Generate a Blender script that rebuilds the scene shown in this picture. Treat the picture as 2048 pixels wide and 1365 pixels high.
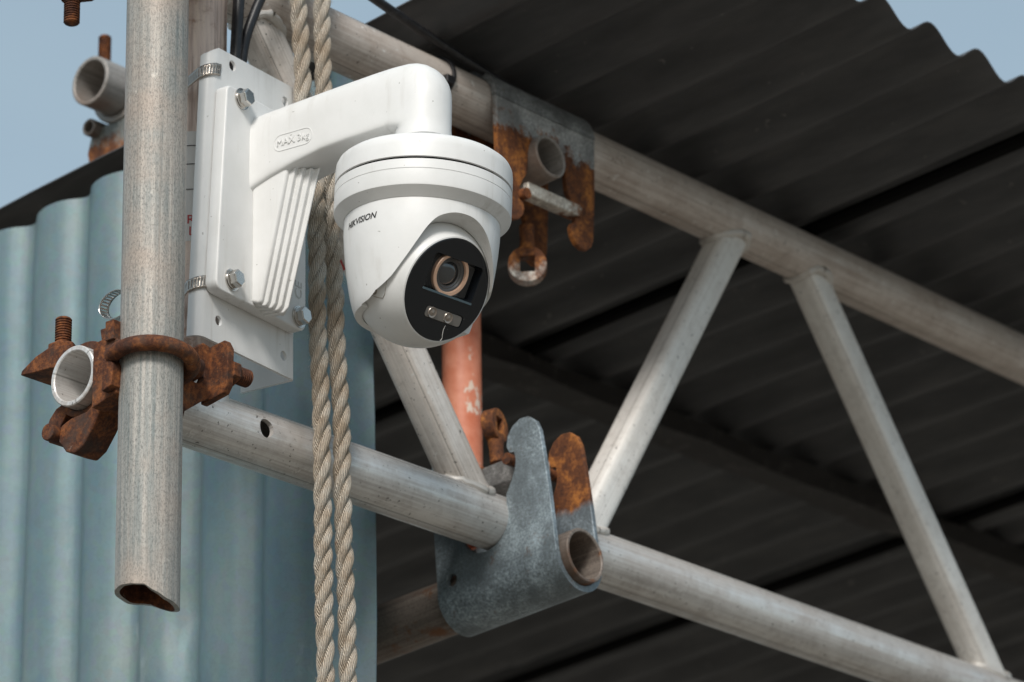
import bpy, bmesh, math, random
from mathutils import Matrix, Vector, noise
R = math.radians
random.seed(7)
scene = bpy.context.scene
for o in list(bpy.data.objects):
    bpy.data.objects.remove(o)

# ------------------------------------------------------------------ camera
cam_d = bpy.data.cameras.new('camera')
cam = bpy.data.objects.new('camera', cam_d)
scene.collection.objects.link(cam)
scene.camera = cam
cam_d.sensor_width = 36.0
cam_d.lens = 7800 / 2048 * 36.0
cam_d.clip_start = 0.05
cam_d.clip_end = 500
_fw = Vector((0, math.cos(R(21)), math.sin(R(21))))
_rt = Vector((0.9998447, 0.00631558, -0.01645265))
_up = _rt.cross(_fw).normalized()
mw = Matrix((( _rt.x, _up.x, -_fw.x, 0), (_rt.y, _up.y, -_fw.y, 0), (_rt.z, _up.z, -_fw.z, 1.6), (0, 0, 0, 1)))
cam.matrix_world = mw
cam_d.dof.use_dof = True
cam_d.dof.focus_distance = 2.99
cam_d.dof.aperture_fstop = 9.0
cam_d.dof.aperture_blades = 9

# ------------------------------------------------------------------ world, sun, exposure
SUN_EL, SUN_AZ = R(37), R(188)          # azimuth clockwise from +Y (the way the camera looks)
world = bpy.data.worlds.new('World')
scene.world = world
world.use_nodes = True
wn = world.node_tree
wn.nodes.clear()
sky = wn.nodes.new('ShaderNodeTexSky')
sky.sky_type = 'NISHITA'
sky.sun_disc = False
sky.sun_elevation = SUN_EL
sky.sun_rotation = SUN_AZ
sky.air_density = 1.0
sky.dust_density = 2.5
sky.ozone_density = 1.2
bg = wn.nodes.new('ShaderNodeBackground')
bg.inputs['Strength'].default_value = 0.07
wo = wn.nodes.new('ShaderNodeOutputWorld')
# thin high cloud veiling the blue
wtc = wn.nodes.new('ShaderNodeTexCoord')
wmp = wn.nodes.new('ShaderNodeMapping'); wmp.inputs['Scale'].default_value = (1.0, 1.0, 2.5)
wno = wn.nodes.new('ShaderNodeTexNoise'); wno.inputs['Scale'].default_value = 2.2; wno.inputs['Detail'].default_value = 5; wno.inputs['Roughness'].default_value = .5
wmr = wn.nodes.new('ShaderNodeMapRange'); wmr.inputs['From Min'].default_value = .3; wmr.inputs['From Max'].default_value = .7
wmr.inputs['To Min'].default_value = .40; wmr.inputs['To Max'].default_value = .82
wmx = wn.nodes.new('ShaderNodeMix'); wmx.data_type = 'RGBA'; wmx.inputs[7].default_value = (3.6, 4.6, 5.0, 1)
wn.links.new(wtc.outputs['Generated'], wmp.inputs[0]); wn.links.new(wmp.outputs[0], wno.inputs['Vector'])
wn.links.new(wno.outputs['Fac'], wmr.inputs['Value']); wn.links.new(wmr.outputs[0], wmx.inputs[0])
wn.links.new(sky.outputs[0], wmx.inputs[6])
wn.links.new(wmx.outputs[2], bg.inputs['Color'])
wn.links.new(bg.outputs[0], wo.inputs['Surface'])
sun_d = bpy.data.lights.new('sun', 'SUN')
sun_d.energy = 1.5
sun_d.angle = R(15)
sun_d.color = (1.0, 0.96, 0.91)
sun = bpy.data.objects.new('sun', sun_d)
scene.collection.objects.link(sun)
sdir = Vector((math.sin(SUN_AZ) * math.cos(SUN_EL), math.cos(SUN_AZ) * math.cos(SUN_EL), math.sin(SUN_EL)))
sun.rotation_euler = sdir.to_track_quat('Z', 'Y').to_euler()
scene.view_settings.view_transform = 'Standard'
scene.view_settings.look = 'None'
scene.view_settings.gamma = 1.0
scene.view_settings.use_curve_mapping = False
scene.view_settings.exposure = 0.88
scene.cycles.max_bounces = 8

# ------------------------------------------------------------------ frames (metres)
YAW = 0.70309931                        # lattice beam direction
BEAM = Matrix.Translation((-0.19534714, 2.9460262, 2.64555307)) @ Matrix.Rotation(-YAW, 4, 'Z')
# BEAM axes: x = out of the beam towards the yard (t), y = along the beam (s), z = up
H = 0.3838                              # chord spacing
BRK = Matrix.Translation((-0.25224663, 2.87889611, 2.64555307)) @ Matrix.Rotation(-R(32.5), 4, 'Z')
# BRK axes: x = out of the bracket face (q), y = along the bracket face (p), z = up; origin on the end post

# ------------------------------------------------------------------ mesh helpers
class G:
    """collects vertices, faces and optional uv"""
    def __init__(s):
        s.v = []; s.f = []; s.uv = {}; s.mi = []
        s.cur = 0
    def add(s, vs, fs, uvs=None, mat=None):
        b = len(s.v)
        for p in vs:
            p = Vector(p)
            s.v.append(mat @ p if mat else p)
        for k, f in enumerate(fs):
            if uvs: s.uv[len(s.f)] = uvs[k]
            s.f.append(tuple(i + b for i in f)); s.mi.append(s.cur)
        return s
    def box(s, lo, hi, mat=None):
        x0, y0, z0 = lo; x1, y1, z1 = hi
        vs = [(x0,y0,z0),(x1,y0,z0),(x1,y1,z0),(x0,y1,z0),(x0,y0,z1),(x1,y0,z1),(x1,y1,z1),(x0,y1,z1)]
        return s.add(vs, [(0,3,2,1),(4,5,6,7),(0,1,5,4),(1,2,6,5),(2,3,7,6),(3,0,4,7)], None, mat)
    def prism(s, poly, a, b, mat=None):
        """poly in local xy (ccw), extruded along z from a to b"""
        n = len(poly)
        ar = sum(poly[i][0]*poly[(i+1)%n][1]-poly[(i+1)%n][0]*poly[i][1] for i in range(n))
        if ar < 0: poly = poly[::-1]
        vs = [(x, y, a) for x, y in poly] + [(x, y, b) for x, y in poly]
        fs = [tuple(range(n-1, -1, -1)), tuple(range(n, 2*n))]
        fs += [(i, (i+1) % n, n + (i+1) % n, n + i) for i in range(n)]
        return s.add(vs, fs, None, mat)
    def lathe(s, prof, n=48, mat=None, a0=0, a1=2*math.pi):
        """profile (r, z) revolved about z"""
        full = abs(a1 - a0 - 2*math.pi) < 1e-6
        m = n if full else n + 1
        vs = []
        for r, z in prof:
            for k in range(m):
                t = a0 + (a1 - a0) * k / n
                vs.append((r*math.cos(t), r*math.sin(t), z))
        fs = []
        for i in range(len(prof) - 1):
            for k in range(n):
                k2 = (k + 1) % m if full else k + 1
                fs.append((i*m + k, i*m + k2, (i+1)*m + k2, (i+1)*m + k))
        return s.add(vs, fs, None, mat)
    def tube(s, path, rad, n=24, cap=True, sec=None, upv=(0,0,1), twist=0.0, inner=None):
        """tube along a list of points; rad number or list; uv = (angle fraction, length)"""
        P = [Vector(p) for p in path]
        m = len(P)
        rad = rad if isinstance(rad, (list, tuple)) else [rad]*m
        tang = []
        for i in range(m):
            tang.append((P[min(i+1, m-1)] - P[max(i-1, 0)]).normalized())
        u0 = Vector(upv)
        if abs(u0.dot(tang[0])) > .95: u0 = Vector((1, 0, 0))
        u = (u0 - tang[0]*u0.dot(tang[0])).normalized()
        vs = []; L = 0; Ls = []
        for i in range(m):
            u = (u - tang[i]*u.dot(tang[i])).normalized()
            w = tang[i].cross(u)
            if i: L += (P[i]-P[i-1]).length
            Ls.append(L)
            for k in range(n):
                t = 2*math.pi*k/n + twist*L
                rr = rad[i]*(sec(t, i) if sec else 1)
                vs.append(P[i] + (u*math.cos(t) + w*math.sin(t))*rr)
        fs = []; uvs = []
        for i in range(m-1):
            for k in range(n):
                fs.append((i*n+k, i*n+(k+1)%n, (i+1)*n+(k+1)%n, (i+1)*n+k))
                uvs.append(((k/n, Ls[i]), ((k+1)/n, Ls[i]), ((k+1)/n, Ls[i+1]), (k/n, Ls[i+1])))
        if cap:
            fs.append(tuple(range(n-1, -1, -1))); uvs.append([(.5, 0)]*n)
            fs.append(tuple((m-1)*n + k for k in range(n))); uvs.append([(.5, L)]*n)
        return s.add(vs, fs, uvs)
    def pipe(s, p0, p1, ro, ri, n=48, seg=1):
        """open-ended hollow tube"""
        p0 = Vector(p0); p1 = Vector(p1)
        d = (p1-p0); L = d.length; d.normalize()
        u = Vector((0,0,1)) if abs(d.z) < .9 else Vector((1,0,0))
        u = (u - d*u.dot(d)).normalized(); w = d.cross(u)
        c = min(.0008, (ro-ri)*.3)
        rings = [(ro, L*i/seg) for i in range(seg+1)]
        rings[0] = (ro, c); rings[-1] = (ro, L-c)
        rings = [(ro-c, 0)] + rings + [(ro-c, L), (ri+c, L), (ri, L-c), (ri, c), (ri+c, 0), (ro-c, 0)]
        vs = []
        for r, z in rings:
            for k in range(n):
                t = 2*math.pi*k/n
                vs.append(p0 + d*z + (u*math.cos(t)+w*math.sin(t))*r)
        fs = []; uvs = []
        for i in range(len(rings)-1):
            for k in range(n):
                fs.append((i*n+k, i*n+(k+1)%n, (i+1)*n+(k+1)%n, (i+1)*n+k))
                z0, z1 = rings[i][1], rings[i+1][1]
                uvs.append(((k/n, z0), ((k+1)/n, z0), ((k+1)/n, z1), (k/n, z1)))
        return s.add(vs, fs, uvs)
    def mesh(s, name, smooth=35):
        me = bpy.data.meshes.new(name)
        me.from_pydata([tuple(v) for v in s.v], [], s.f)
        if s.uv:
            ul = me.uv_layers.new(name='UVMap')
            li = 0
            for i, f in enumerate(s.f):
                q = s.uv.get(i)
                for j in range(len(f)):
                    ul.data[li].uv = q[j] if q else (0, 0)
                    li += 1
        me.validate()
        bm = bmesh.new(); bm.from_mesh(me)
        bmesh.ops.remove_doubles(bm, verts=bm.verts, dist=1e-6)
        bmesh.ops.recalc_face_normals(bm, faces=bm.faces)
        bm.to_mesh(me); bm.free()
        if smooth:
            me.polygons.foreach_set('use_smooth', [True]*len(me.polygons))
            me.set_sharp_from_angle(angle=R(smooth))
        return me

def link(o, parent=None):
    scene.collection.objects.link(o)
    if parent: o.parent = parent
    return o

class Thing:
    """an Empty at the thing's base; parts are given in the frame's coordinates"""
    def __init__(s, name, label, cat, frame=Matrix(), base=(0,0,0), group=None, kind=None):
        s.base = Vector(base)
        s.o = bpy.data.objects.new(name, None)
        s.o.empty_display_size = .05
        s.o.matrix_world = frame @ Matrix.Translation(s.base)
        link(s.o)
        s.o['label'] = label
        if kind: s.o['kind'] = kind
        else: s.o['category'] = cat
        if group: s.o['group'] = group
    def part(s, name, g, mat, parent=None, smooth=35, bevel=0, seg=2, label=None, kind=None):
        me = g.mesh(name, smooth) if isinstance(g, G) else g
        me.transform(Matrix.Translation(-s.base))
        for m in (mat if isinstance(mat, (list, tuple)) else [mat]): me.materials.append(m)
        if isinstance(g, G) and any(g.mi) and len(g.mi) == len(me.polygons):
            me.polygons.foreach_set('material_index', g.mi)
        o = link(bpy.data.objects.new(name, me), parent or s.o)
        if bevel: add_bevel(o, bevel, seg)
        if label: o['label'] = label
        if kind: o['kind'] = kind
        return o

def add_bevel(o, w, seg=2):
    b = o.modifiers.new('bevel', 'BEVEL')
    b.width = w; b.segments = seg; b.limit_method = 'ANGLE'; b.angle_limit = R(40)
    b.harden_normals = True

def single(name, g, mat, label, cat, frame=Matrix(), base=(0,0,0), smooth=35, bevel=0, group=None, kind=None):
    me = g.mesh(name, smooth) if isinstance(g, G) else g
    me.transform(Matrix.Translation(-Vector(base)))
    for m in (mat if isinstance(mat, (list, tuple)) else [mat]): me.materials.append(m)
    if isinstance(g, G) and any(g.mi) and len(g.mi) == len(me.polygons):
        me.polygons.foreach_set('material_index', g.mi)
    o = link(bpy.data.objects.new(name, me))
    o.matrix_world = frame @ Matrix.Translation(Vector(base))
    if bevel: add_bevel(o, bevel)
    o['label'] = label
    if kind: o['kind'] = kind
    else: o['category'] = cat
    if group: o['group'] = group
    return o

def frame_from(origin, x, y, z):
    x, y, z, o = Vector(x), Vector(y), Vector(z), Vector(origin)
    return Matrix(((x.x,y.x,z.x,o.x),(x.y,y.y,z.y,o.y),(x.z,y.z,z.z,o.z),(0,0,0,1)))

def arc(cx, cy, r, a0, a1, n):
    return [(cx + r*math.cos(R(a0+(a1-a0)*i/n)), cy + r*math.sin(R(a0+(a1-a0)*i/n))) for i in range(n+1)]

def rrect(x0, y0, x1, y1, r, n=6):
    return arc(x1-r, y0+r, r, -90, 0, n) + arc(x1-r, y1-r, r, 0, 90, n) + arc(x0+r, y1-r, r, 90, 180, n) + arc(x0+r, y0+r, r, 180, 270, n)

def bool_diff(me, cutters):
    """mesh minus cutter meshes (exact boolean), returns a new mesh"""
    o = bpy.data.objects.new('tmp', me); link(o)
    cs = []
    for c in cutters:
        q = bpy.data.objects.new('tmpc', c); link(q); cs.append(q)
        m = o.modifiers.new('b', 'BOOLEAN'); m.operation = 'DIFFERENCE'; m.object = q; m.solver = 'EXACT'
    dg = bpy.context.evaluated_depsgraph_get()
    new = bpy.data.meshes.new_from_object(o.evaluated_get(dg))
    for q in cs + [o]: bpy.data.objects.remove(q)
    return new

def text_mesh(s, size, shear=0.0, extr=0.0, bold=0.0):
    c = bpy.data.curves.new('t', 'FONT')
    c.body = s; c.size = size; c.shear = shear; c.extrude = extr; c.offset = bold
    c.align_x = 'CENTER'; c.align_y = 'CENTER'; c.resolution_u = 3
    o = bpy.data.objects.new('t', c); link(o)
    dg = bpy.context.evaluated_depsgraph_get()
    me = bpy.data.meshes.new_from_object(o.evaluated_get(dg))
    bpy.data.objects.remove(o)
    return me

# ------------------------------------------------------------------ materials
class NT:
    def __init__(s, name):
        s.m = bpy.data.materials.new(name); s.m.use_nodes = True
        s.t = s.m.node_tree
        s.b = s.t.nodes['Principled BSDF']
        s.tc = s.t.nodes.new('ShaderNodeTexCoord')
    def n(s, typ, **kw):
        nd = s.t.nodes.new(typ)
        for k, v in kw.items():
            if k in nd.inputs: nd.inputs[k].default_value = v
            else: setattr(nd, k, v)
        return nd
    def l(s, a, b): s.t.links.new(a, b)
    def coord(s, kind='Object', scale=(1,1,1), loc=(0,0,0)):
        mp = s.n('ShaderNodeMapping'); mp.inputs['Scale'].default_value = scale; mp.inputs['Location'].default_value = loc
        s.l(s.tc.outputs[kind], mp.inputs[0]); return mp.outputs[0]
    def noise(s, vec, scale, detail=6, rough=.6, dist=0):
        nd = s.n('ShaderNodeTexNoise', Scale=scale, Detail=detail, Roughness=rough, Distortion=dist)
        s.l(vec, nd.inputs['Vector']); return nd.outputs['Fac']
    def ramp(s, fac, stops):
        nd = s.n('ShaderNodeValToRGB'); e = nd.color_ramp.elements
        while len(e) < len(stops): e.new(.5)
        for i, (p, c) in enumerate(stops):
            e[i].position = p
            e[i].color = (c, c, c, 1) if isinstance(c, (int, float)) else (*c, 1)
        s.l(fac, nd.inputs[0]); return nd.outputs['Color']
    def mix(s, fac, a, b, mode='MIX'):
        nd = s.n('ShaderNodeMix'); nd.data_type = 'RGBA'; nd.blend_type = mode
        for sock, v in ((nd.inputs['Factor'], fac), (nd.inputs['A'] if False else nd.inputs[6], a), (nd.inputs[7], b)):
            if isinstance(v, (int, float)):
                sock.default_value = v if sock.type == 'VALUE' else (v, v, v, 1)
            elif isinstance(v, tuple): sock.default_value = (*v, 1)
            else: s.l(v, sock)
        return nd.outputs[2]
    def math(s, op, a, b=0.0):
        nd = s.n('ShaderNodeMath'); nd.operation = op
        for i, v in enumerate((a, b)):
            if isinstance(v, (int, float)): nd.inputs[i].default_value = v
            else: s.l(v, nd.inputs[i])
        return nd.outputs[0]
    def bump(s, h, strength=.3, dist=.001, prev=None):
        nd = s.n('ShaderNodeBump', Strength=strength, Distance=dist)
        s.l(h, nd.inputs['Height'])
        if prev: s.l(prev, nd.inputs['Normal'])
        return nd.outputs[0]
    def out(s, color=None, rough=None, metal=None, normal=None, spec=None):
        for k, v in (('Base Color', color), ('Roughness', rough), ('Metallic', metal), ('Normal', normal), ('Specular IOR Level', spec)):
            if v is None: continue
            if isinstance(v, (int, float)): s.b.inputs[k].default_value = v
            elif isinstance(v, tuple): s.b.inputs[k].default_value = (*v, 1)
            else: s.l(v, s.b.inputs[k])
        return s.m

def mat_plain(name, col, rough=.5, metal=0.0, spec=.5):
    t = NT(name); return t.out(col, rough, metal, spec=spec)

def mat_white():
    t = NT('white_powder_coat')
    c = t.coord()
    n1 = t.noise(c, 30, 5); n2 = t.noise(c, 420, 3)
    col = t.mix(t.ramp(n1, [(.35, 0.0), (.75, 1.0)]), (.78, .78, .77), (.71, .71, .695))
    runs = t.ramp(t.noise(t.coord('Object', (1, 1, .06)), 95, 5, .65), [(.52, 0.0), (.68, .42)])
    blot = t.ramp(t.noise(c, 13, 4, .6), [(.45, 0.0), (.65, 1.0)])
    col = t.mix(t.math('MULTIPLY', runs, blot), col, (.42, .39, .34))
    sp = t.ramp(t.noise(c, 260, 2, .4), [(.755, 0.0), (.775, .55)])
    col = t.mix(sp, col, (.22, .2, .17))
    return t.out(col, t.math('ADD', t.math('MULTIPLY', n1, .18), .33), normal=t.bump(n2, .12, .0004))

def mat_zinc(name, cols, streak=True, metal=.25, rough=.55, grain=1.0, stain=(.30,.24,.19), rust=0.0):
    """weathered galvanised tube; uses uv (angle, length)"""
    t = NT(name)
    uv = t.coord('UV', (11, 1.6, 1)); ob = t.coord()
    st = t.noise(uv, 3.0, 9, .72)
    col = t.ramp(st, [(.36, cols[0]), (.5, cols[1]), (.63, cols[2])])
    big = t.noise(ob, 9, 4)
    col = t.mix(t.ramp(big, [(.47, 0.0), (.62, .8)]), col, stain)
    fine = t.noise(t.coord('Object', (1, 1, .45)), 900, 4, .85)
    col = t.mix(t.ramp(fine, [(.36, .7*grain), (.53, 0.0)]), col, tuple(x*.35 for x in cols[0]))
    vn = t.n('ShaderNodeTexVoronoi', Scale=420.0); t.l(ob, vn.inputs['Vector'])
    sp = t.math('MULTIPLY', t.ramp(vn.outputs['Distance'], [(.10, 1.0), (.17, 0.0)]), t.ramp(t.noise(ob, 22, 3), [(.55, 0.0), (.62, 1.0)]))
    col = t.mix(t.math('MULTIPLY', sp, .8*grain), col, (.06, .045, .035))
    sk = t.ramp(t.noise(t.coord('UV', (34, 1.1, 1)), 3.0, 6, .7), [(.52, 0.0), (.66, .45*grain)])
    col = t.mix(sk, col, tuple(x*.55 for x in stain))
    spl = t.ramp(t.noise(t.coord('Object', (1, 1, .6), (4, 2, 7)), 85, 6, .7), [(.64, 0.0), (.70, .5)])
    col = t.mix(spl, col, tuple(min(1, x*1.35) for x in cols[2]))
    if rust:
        rm = t.ramp(t.noise(ob, 28, 8, .72), [(.60-rust*.2, 0.0), (.68-rust*.2, 1.0)])
        col = t.mix(rm, col, (.20, .085, .035))
    rr = t.math('ADD', t.math('MULTIPLY', st, .25), rough-.12)
    return t.out(col, rr, metal, t.bump(fine, .25*grain, .0006))

def mat_alu(name, base=(.78, .77, .75), dirt=(.36, .31, .275), amount=.5, rough=.34, metal=.45):
    t = NT(name)
    uv = t.coord('UV', (14, 1.6, 1)); ob = t.coord()
    st = t.noise(uv, 4.0, 8, .6, .3)
    scr = t.noise(t.coord('UV', (120, 3.0, 1)), 6.0, 4, .7)
    big = t.noise(ob, 14, 7, .68)
    m = t.math('MULTIPLY', t.ramp(t.math('ADD', t.math('MULTIPLY', st, .5), t.math('MULTIPLY', big, .5)), [(.43, 0.0), (.58, 1.0)]), amount)
    col = t.mix(m, base, dirt)
    col = t.mix(t.ramp(scr, [(.60, 0.0), (.68, .4)]), col, tuple(x*.6 for x in dirt))
    vn = t.n('ShaderNodeTexVoronoi', Scale=170.0); t.l(ob, vn.inputs['Vector'])
    pit = t.math('MULTIPLY', t.ramp(vn.outputs['Distance'], [(.10, 1.0), (.16, 0.0)]), t.ramp(t.noise(ob, 60, 2), [(.54, 0.0), (.60, 1.0)]))
    col = t.mix(t.math('MULTIPLY', pit, .85), col, (.04, .03, .025))
    blotch = t.ramp(t.noise(ob, 95, 8, .75), [(.48, 0.0), (.60, .75)])
    col = t.mix(t.math('MULTIPLY', blotch, t.math('ADD', t.math('MULTIPLY', big, .9), -.2)), col, tuple(x*.75 for x in dirt))
    spl = t.ramp(t.noise(t.coord('Object', (1, 1, 1), (4, 2, 7)), 130, 4, .6), [(.64, 0.0), (.69, .7)])
    col = t.mix(spl, col, (.80, .79, .76))
    dsh = t.ramp(t.noise(t.coord('Object', (1, 1, 1), (9, 5, 1)), 240, 3, .6), [(.66, 0.0), (.71, .85)])
    col = t.mix(dsh, col, (.055, .045, .038))
    # extrusion seam: a thin line at one angle
    sx = t.n('ShaderNodeSeparateXYZ'); t.l(t.tc.outputs['UV'], sx.inputs[0])
    seam = t.math('LESS_THAN', t.math('ABSOLUTE', t.math('SUBTRACT', t.math('FRACT', t.math('MULTIPLY', sx.outputs[0], 3.0)), .40)), .012)
    col = t.mix(t.math('MULTIPLY', seam, .55), col, (.10, .085, .07))
    fine = t.noise(ob, 520, 3, .7)
    rg = t.math('ADD', t.math('MULTIPLY', m, .3), rough)
    nb = t.bump(fine, .12, .0005)
    nb = t.bump(scr, .05, .0005, nb)
    return t.out(col, rg, t.math('SUBTRACT', metal, t.math('MULTIPLY', m, metal*.8)), nb)

def mat_rust(name='rusty_iron', dark=(.028, .012, .008), mid=(.085, .031, .016), hi=(.26, .092, .030), scale=1.0):
    t = NT(name)
    ob = t.coord()
    a = t.noise(ob, 55*scale, 8, .7); b = t.noise(ob, 330*scale, 5, .75)
    s = t.math('ADD', t.math('MULTIPLY', a, .62), t.math('MULTIPLY', b, .38))
    col = t.ramp(s, [(.36, dark), (.48, mid), (.60, hi), (.70, (.42, .20, .08))])
    gr = t.ramp(t.noise(t.coord('Object', (1, 1, 1), (2, 7, 4)), 34*scale, 7, .7), [(.52, 0.0), (.64, .8)])
    col = t.mix(gr, col, (.055, .040, .034))
    gl = t.ramp(t.noise(t.coord('Object', (1, 1, 1), (6, 1, 9)), 120*scale, 5, .7), [(.66, 0.0), (.72, .5)])
    col = t.mix(gl, col, (.30, .25, .21))
    n = t.bump(b, .6, .0009); n = t.bump(a, .2, .0012, n)
    return t.out(col, .8, 0.0, n, .3)

def mat_galv_rust(name, level, rng, galv=(.34, .40, .44), axis=2, flip=False, spread=.018):
    """spangled galvanised steel that has rusted beyond a ragged line across the part"""
    t = NT(name)
    ob = t.coord()
    g1 = t.noise(ob, 400, 5, .85); g2 = t.noise(ob, 26, 4)
    s = t.math('ADD', t.math('MULTIPLY', g1, .7), t.math('MULTIPLY', g2, .3))
    gal = t.ramp(s, [(.38, tuple(x*.30 for x in galv)), (.5, tuple(x*.85 for x in galv)), (.62, tuple(min(1, x*1.7) for x in galv))])
    dk = t.ramp(t.noise(t.coord('Object', (1, 1, 1), (3, 8, 2)), 22, 6, .65), [(.44, 0.0), (.60, .72)])
    gal = t.mix(dk, gal, tuple(x*.38 for x in galv))
    rs0 = t.ramp(t.noise(t.coord('Object', (1, 1, 1), (5, 3, 6)), 48, 8, .75), [(.60, 0.0), (.68, .85)])
    gal = t.mix(rs0, gal, (.17, .075, .032))
    a = t.noise(ob, 60, 8, .7); b = t.noise(ob, 340, 5, .75)
    rs = t.math('ADD', t.math('MULTIPLY', a, .6), t.math('MULTIPLY', b, .4))
    rc = t.ramp(rs, [(.38, (.045, .017, .010)), (.5, (.15, .050, .016)), (.62, (.46, .17, .035))])
    sx = t.n('ShaderNodeSeparateXYZ'); t.l(t.tc.outputs['Object'], sx.inputs[0])
    h = sx.outputs[axis]
    w = t.math('MULTIPLY', t.math('SUBTRACT', t.noise(ob, 34, 9, .78), .5), spread*4)
    k = t.math('DIVIDE', t.math('SUBTRACT', t.math('ADD', h, w), level), rng)
    if flip: k = t.math('SUBTRACT', 0.0, k)
    km = t.n('ShaderNodeClamp'); t.l(k, km.inputs[0]); k = km.outputs[0]
    col = t.mix(k, gal, rc)
    n = t.bump(g1, .25, .0008); n = t.bump(b, .5, .001, n)
    return t.out(col, t.math('ADD', t.math('MULTIPLY', k, .35), .5), t.math('MULTIPLY', t.math('SUBTRACT', 1.0, k), .35), n)

def mat_wall():
    t = NT('galvanised_wall_sheet')
    ob = t.coord(); lo = t.coord('Object', (6, 6, .9))
    a = t.noise(ob, 5, 5); b = t.noise(lo, 5, 6, .6); f = t.noise(ob, 380, 3, .75)
    vn = t.n('ShaderNodeTexVoronoi', Scale=130.0); t.l(ob, vn.inputs['Vector'])
    col = t.ramp(t.math('ADD', t.math('MULTIPLY', a, .5), t.math('MULTIPLY', b, .5)), [(.38, (.125, .205, .238)), (.5, (.155, .232, .255)), (.62, (.195, .258, .266))])
    col = t.mix(.10, col, vn.outputs['Color'], 'MULTIPLY')
    col = t.mix(t.ramp(f, [(.36, .22), (.52, 0.0)]), col, (.09, .12, .13))
    wh = t.ramp(t.noise(t.coord('Object', (1, 1, .35)), 16, 7, .7), [(.62, 0.0), (.70, .5)])
    col = t.mix(wh, col, (.36, .42, .44))
    n = t.bump(a, .25, .008); n = t.bump(f, .08, .0006, n)
    return t.out(col, t.math('ADD', t.math('MULTIPLY', b, .2), .40), .15, n)

def mat_roof():
    t = NT('dark_roof_sheet')
    ob = t.coord()
    a = t.noise(t.coord('Object', (2.2, 9, 9)), 4, 6, .6); f = t.noise(ob, 170, 4, .7)
    col = t.ramp(a, [(.34, (.058, .059, .062)), (.50, (.074, .075, .078)), (.66, (.096, .096, .098))])
    sp = t.ramp(t.noise(ob, 75, 3, .5), [(.70, 0.0), (.76, .5)])
    col = t.mix(sp, col, (.26, .25, .24))
    return t.out(col, .6, 0.0, t.bump(f, .2, .0008), .35)

def mat_rope():
    t = NT('tan_rope_fibre')
    sx = t.n('ShaderNodeSeparateXYZ'); t.l(t.tc.outputs['UV'], sx.inputs[0])
    # yarn lines run against the lay of the strands
    ph = t.math('ADD', t.math('MULTIPLY', sx.outputs[0], 12.0), t.math('MULTIPLY', sx.outputs[1], 300.0))
    ph = t.math('ADD', ph, t.math('MULTIPLY', t.noise(t.coord('UV', (5, 60, 1)), 2.0, 3), .9))
    w = t.math('ABSOLUTE', t.math('SUBTRACT', t.math('FRACT', ph), .5))
    ob = t.coord()
    big = t.noise(ob, 42, 4, .6); f = t.noise(t.coord('UV', (60, 500, 1)), 3.0, 3)
    col = t.ramp(big, [(.36, (.58, .47, .355)), (.5, (.73, .635, .52)), (.63, (.82, .765, .67))])
    col = t.mix(t.ramp(w, [(.30, 0.0), (.5, .72)]), col, (.24, .165, .10))
    col = t.mix(t.ramp(f, [(.3, .25), (.55, 0.0)]), col, (.26, .20, .14))
    tint = t.ramp(t.noise(t.coord('Object', (1, 1, 1), (3, 1, 2)), 70, 2), [(.73, 0.0), (.78, .55)])
    col = t.mix(tint, col, (.55, .26, .15))
    n = t.bump(t.math('SUBTRACT', .5, w), 1.0, .0028)
    return t.out(col, .9, 0.0, n, .15)

def mat_post():
    t = NT('worn_pink_post')
    ob = t.coord(); uv = t.coord('UV', (10, 3, 1))
    a = t.noise(uv, 3.5, 7, .65); b = t.noise(ob, 260, 5, .8); c = t.noise(ob, 40, 6, .7)
    col = t.ramp(a, [(.38, (.44, .33, .28)), (.5, (.66, .52, .45)), (.62, (.76, .62, .52))])
    col = t.mix(t.ramp(c, [(.55, 0.0), (.68, .8)]), col, (.27, .12, .06))
    col = t.mix(t.ramp(b, [(.62, 0.0), (.70, .85)]), col, (.07, .035, .025))
    return t.out(col, .6, .1, t.bump(b, .3, .0006))

def mat_orange():
    t = NT('chipped_orange_paint')
    ob = t.coord()
    a = t.noise(ob, 38, 6, .65); b = t.noise(t.coord('Object', (1, 1, .6), (1, 5, 3)), 30, 5, .62)
    col = t.ramp(a, [(.35, (.60, .17, .085)), (.65, (.74, .30, .19))])
    col = t.mix(t.ramp(b, [(.625, 0.0), (.65, 1.0)]), col, (.74, .60, .50))
    return t.out(col, .5, 0.0, t.bump(b, .2, .0006))

def mat_ground():
    t = NT('dusty_ground')
    ob = t.coord()
    a = t.noise(ob, .6, 8, .6); b = t.noise(ob, 30, 6, .7)
    col = t.ramp(t.math('ADD', t.math('MULTIPLY', a, .6), t.math('MULTIPLY', b, .4)), [(.35, (.165, .142, .118)), (.65, (.27, .235, .195))])
    return t.out(col, .95, 0.0, t.bump(b, .5, .02), .2)

def mat_black(name, col=(.012, .012, .014), rough=.4, sc=220):
    t = NT(name)
    n = t.noise(t.coord(), sc, 4, .7)
    c = t.mix(t.ramp(n, [(.56, 0.0), (.66, .5)]), col, tuple(x*4 + .02 for x in col))
    return t.out(c, t.math('ADD', t.math('MULTIPLY', n, .2), rough-.1))

def mat_faceplate():
    t = NT('scuffed_black_glass')
    ob = t.coord()
    n = t.noise(ob, 190, 5, .7); m = t.noise(ob, 70, 4)
    col = t.mix(t.math('MULTIPLY', t.ramp(n, [(.66, 0.0), (.71, 1.0)]), t.ramp(m, [(.5, 0.0), (.62, .8)])), (.008, .010, .013), (.35, .35, .33))
    return t.out(col, t.math('ADD', t.math('MULTIPLY', m, .10), .03), 0.0, None, .5)

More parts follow.
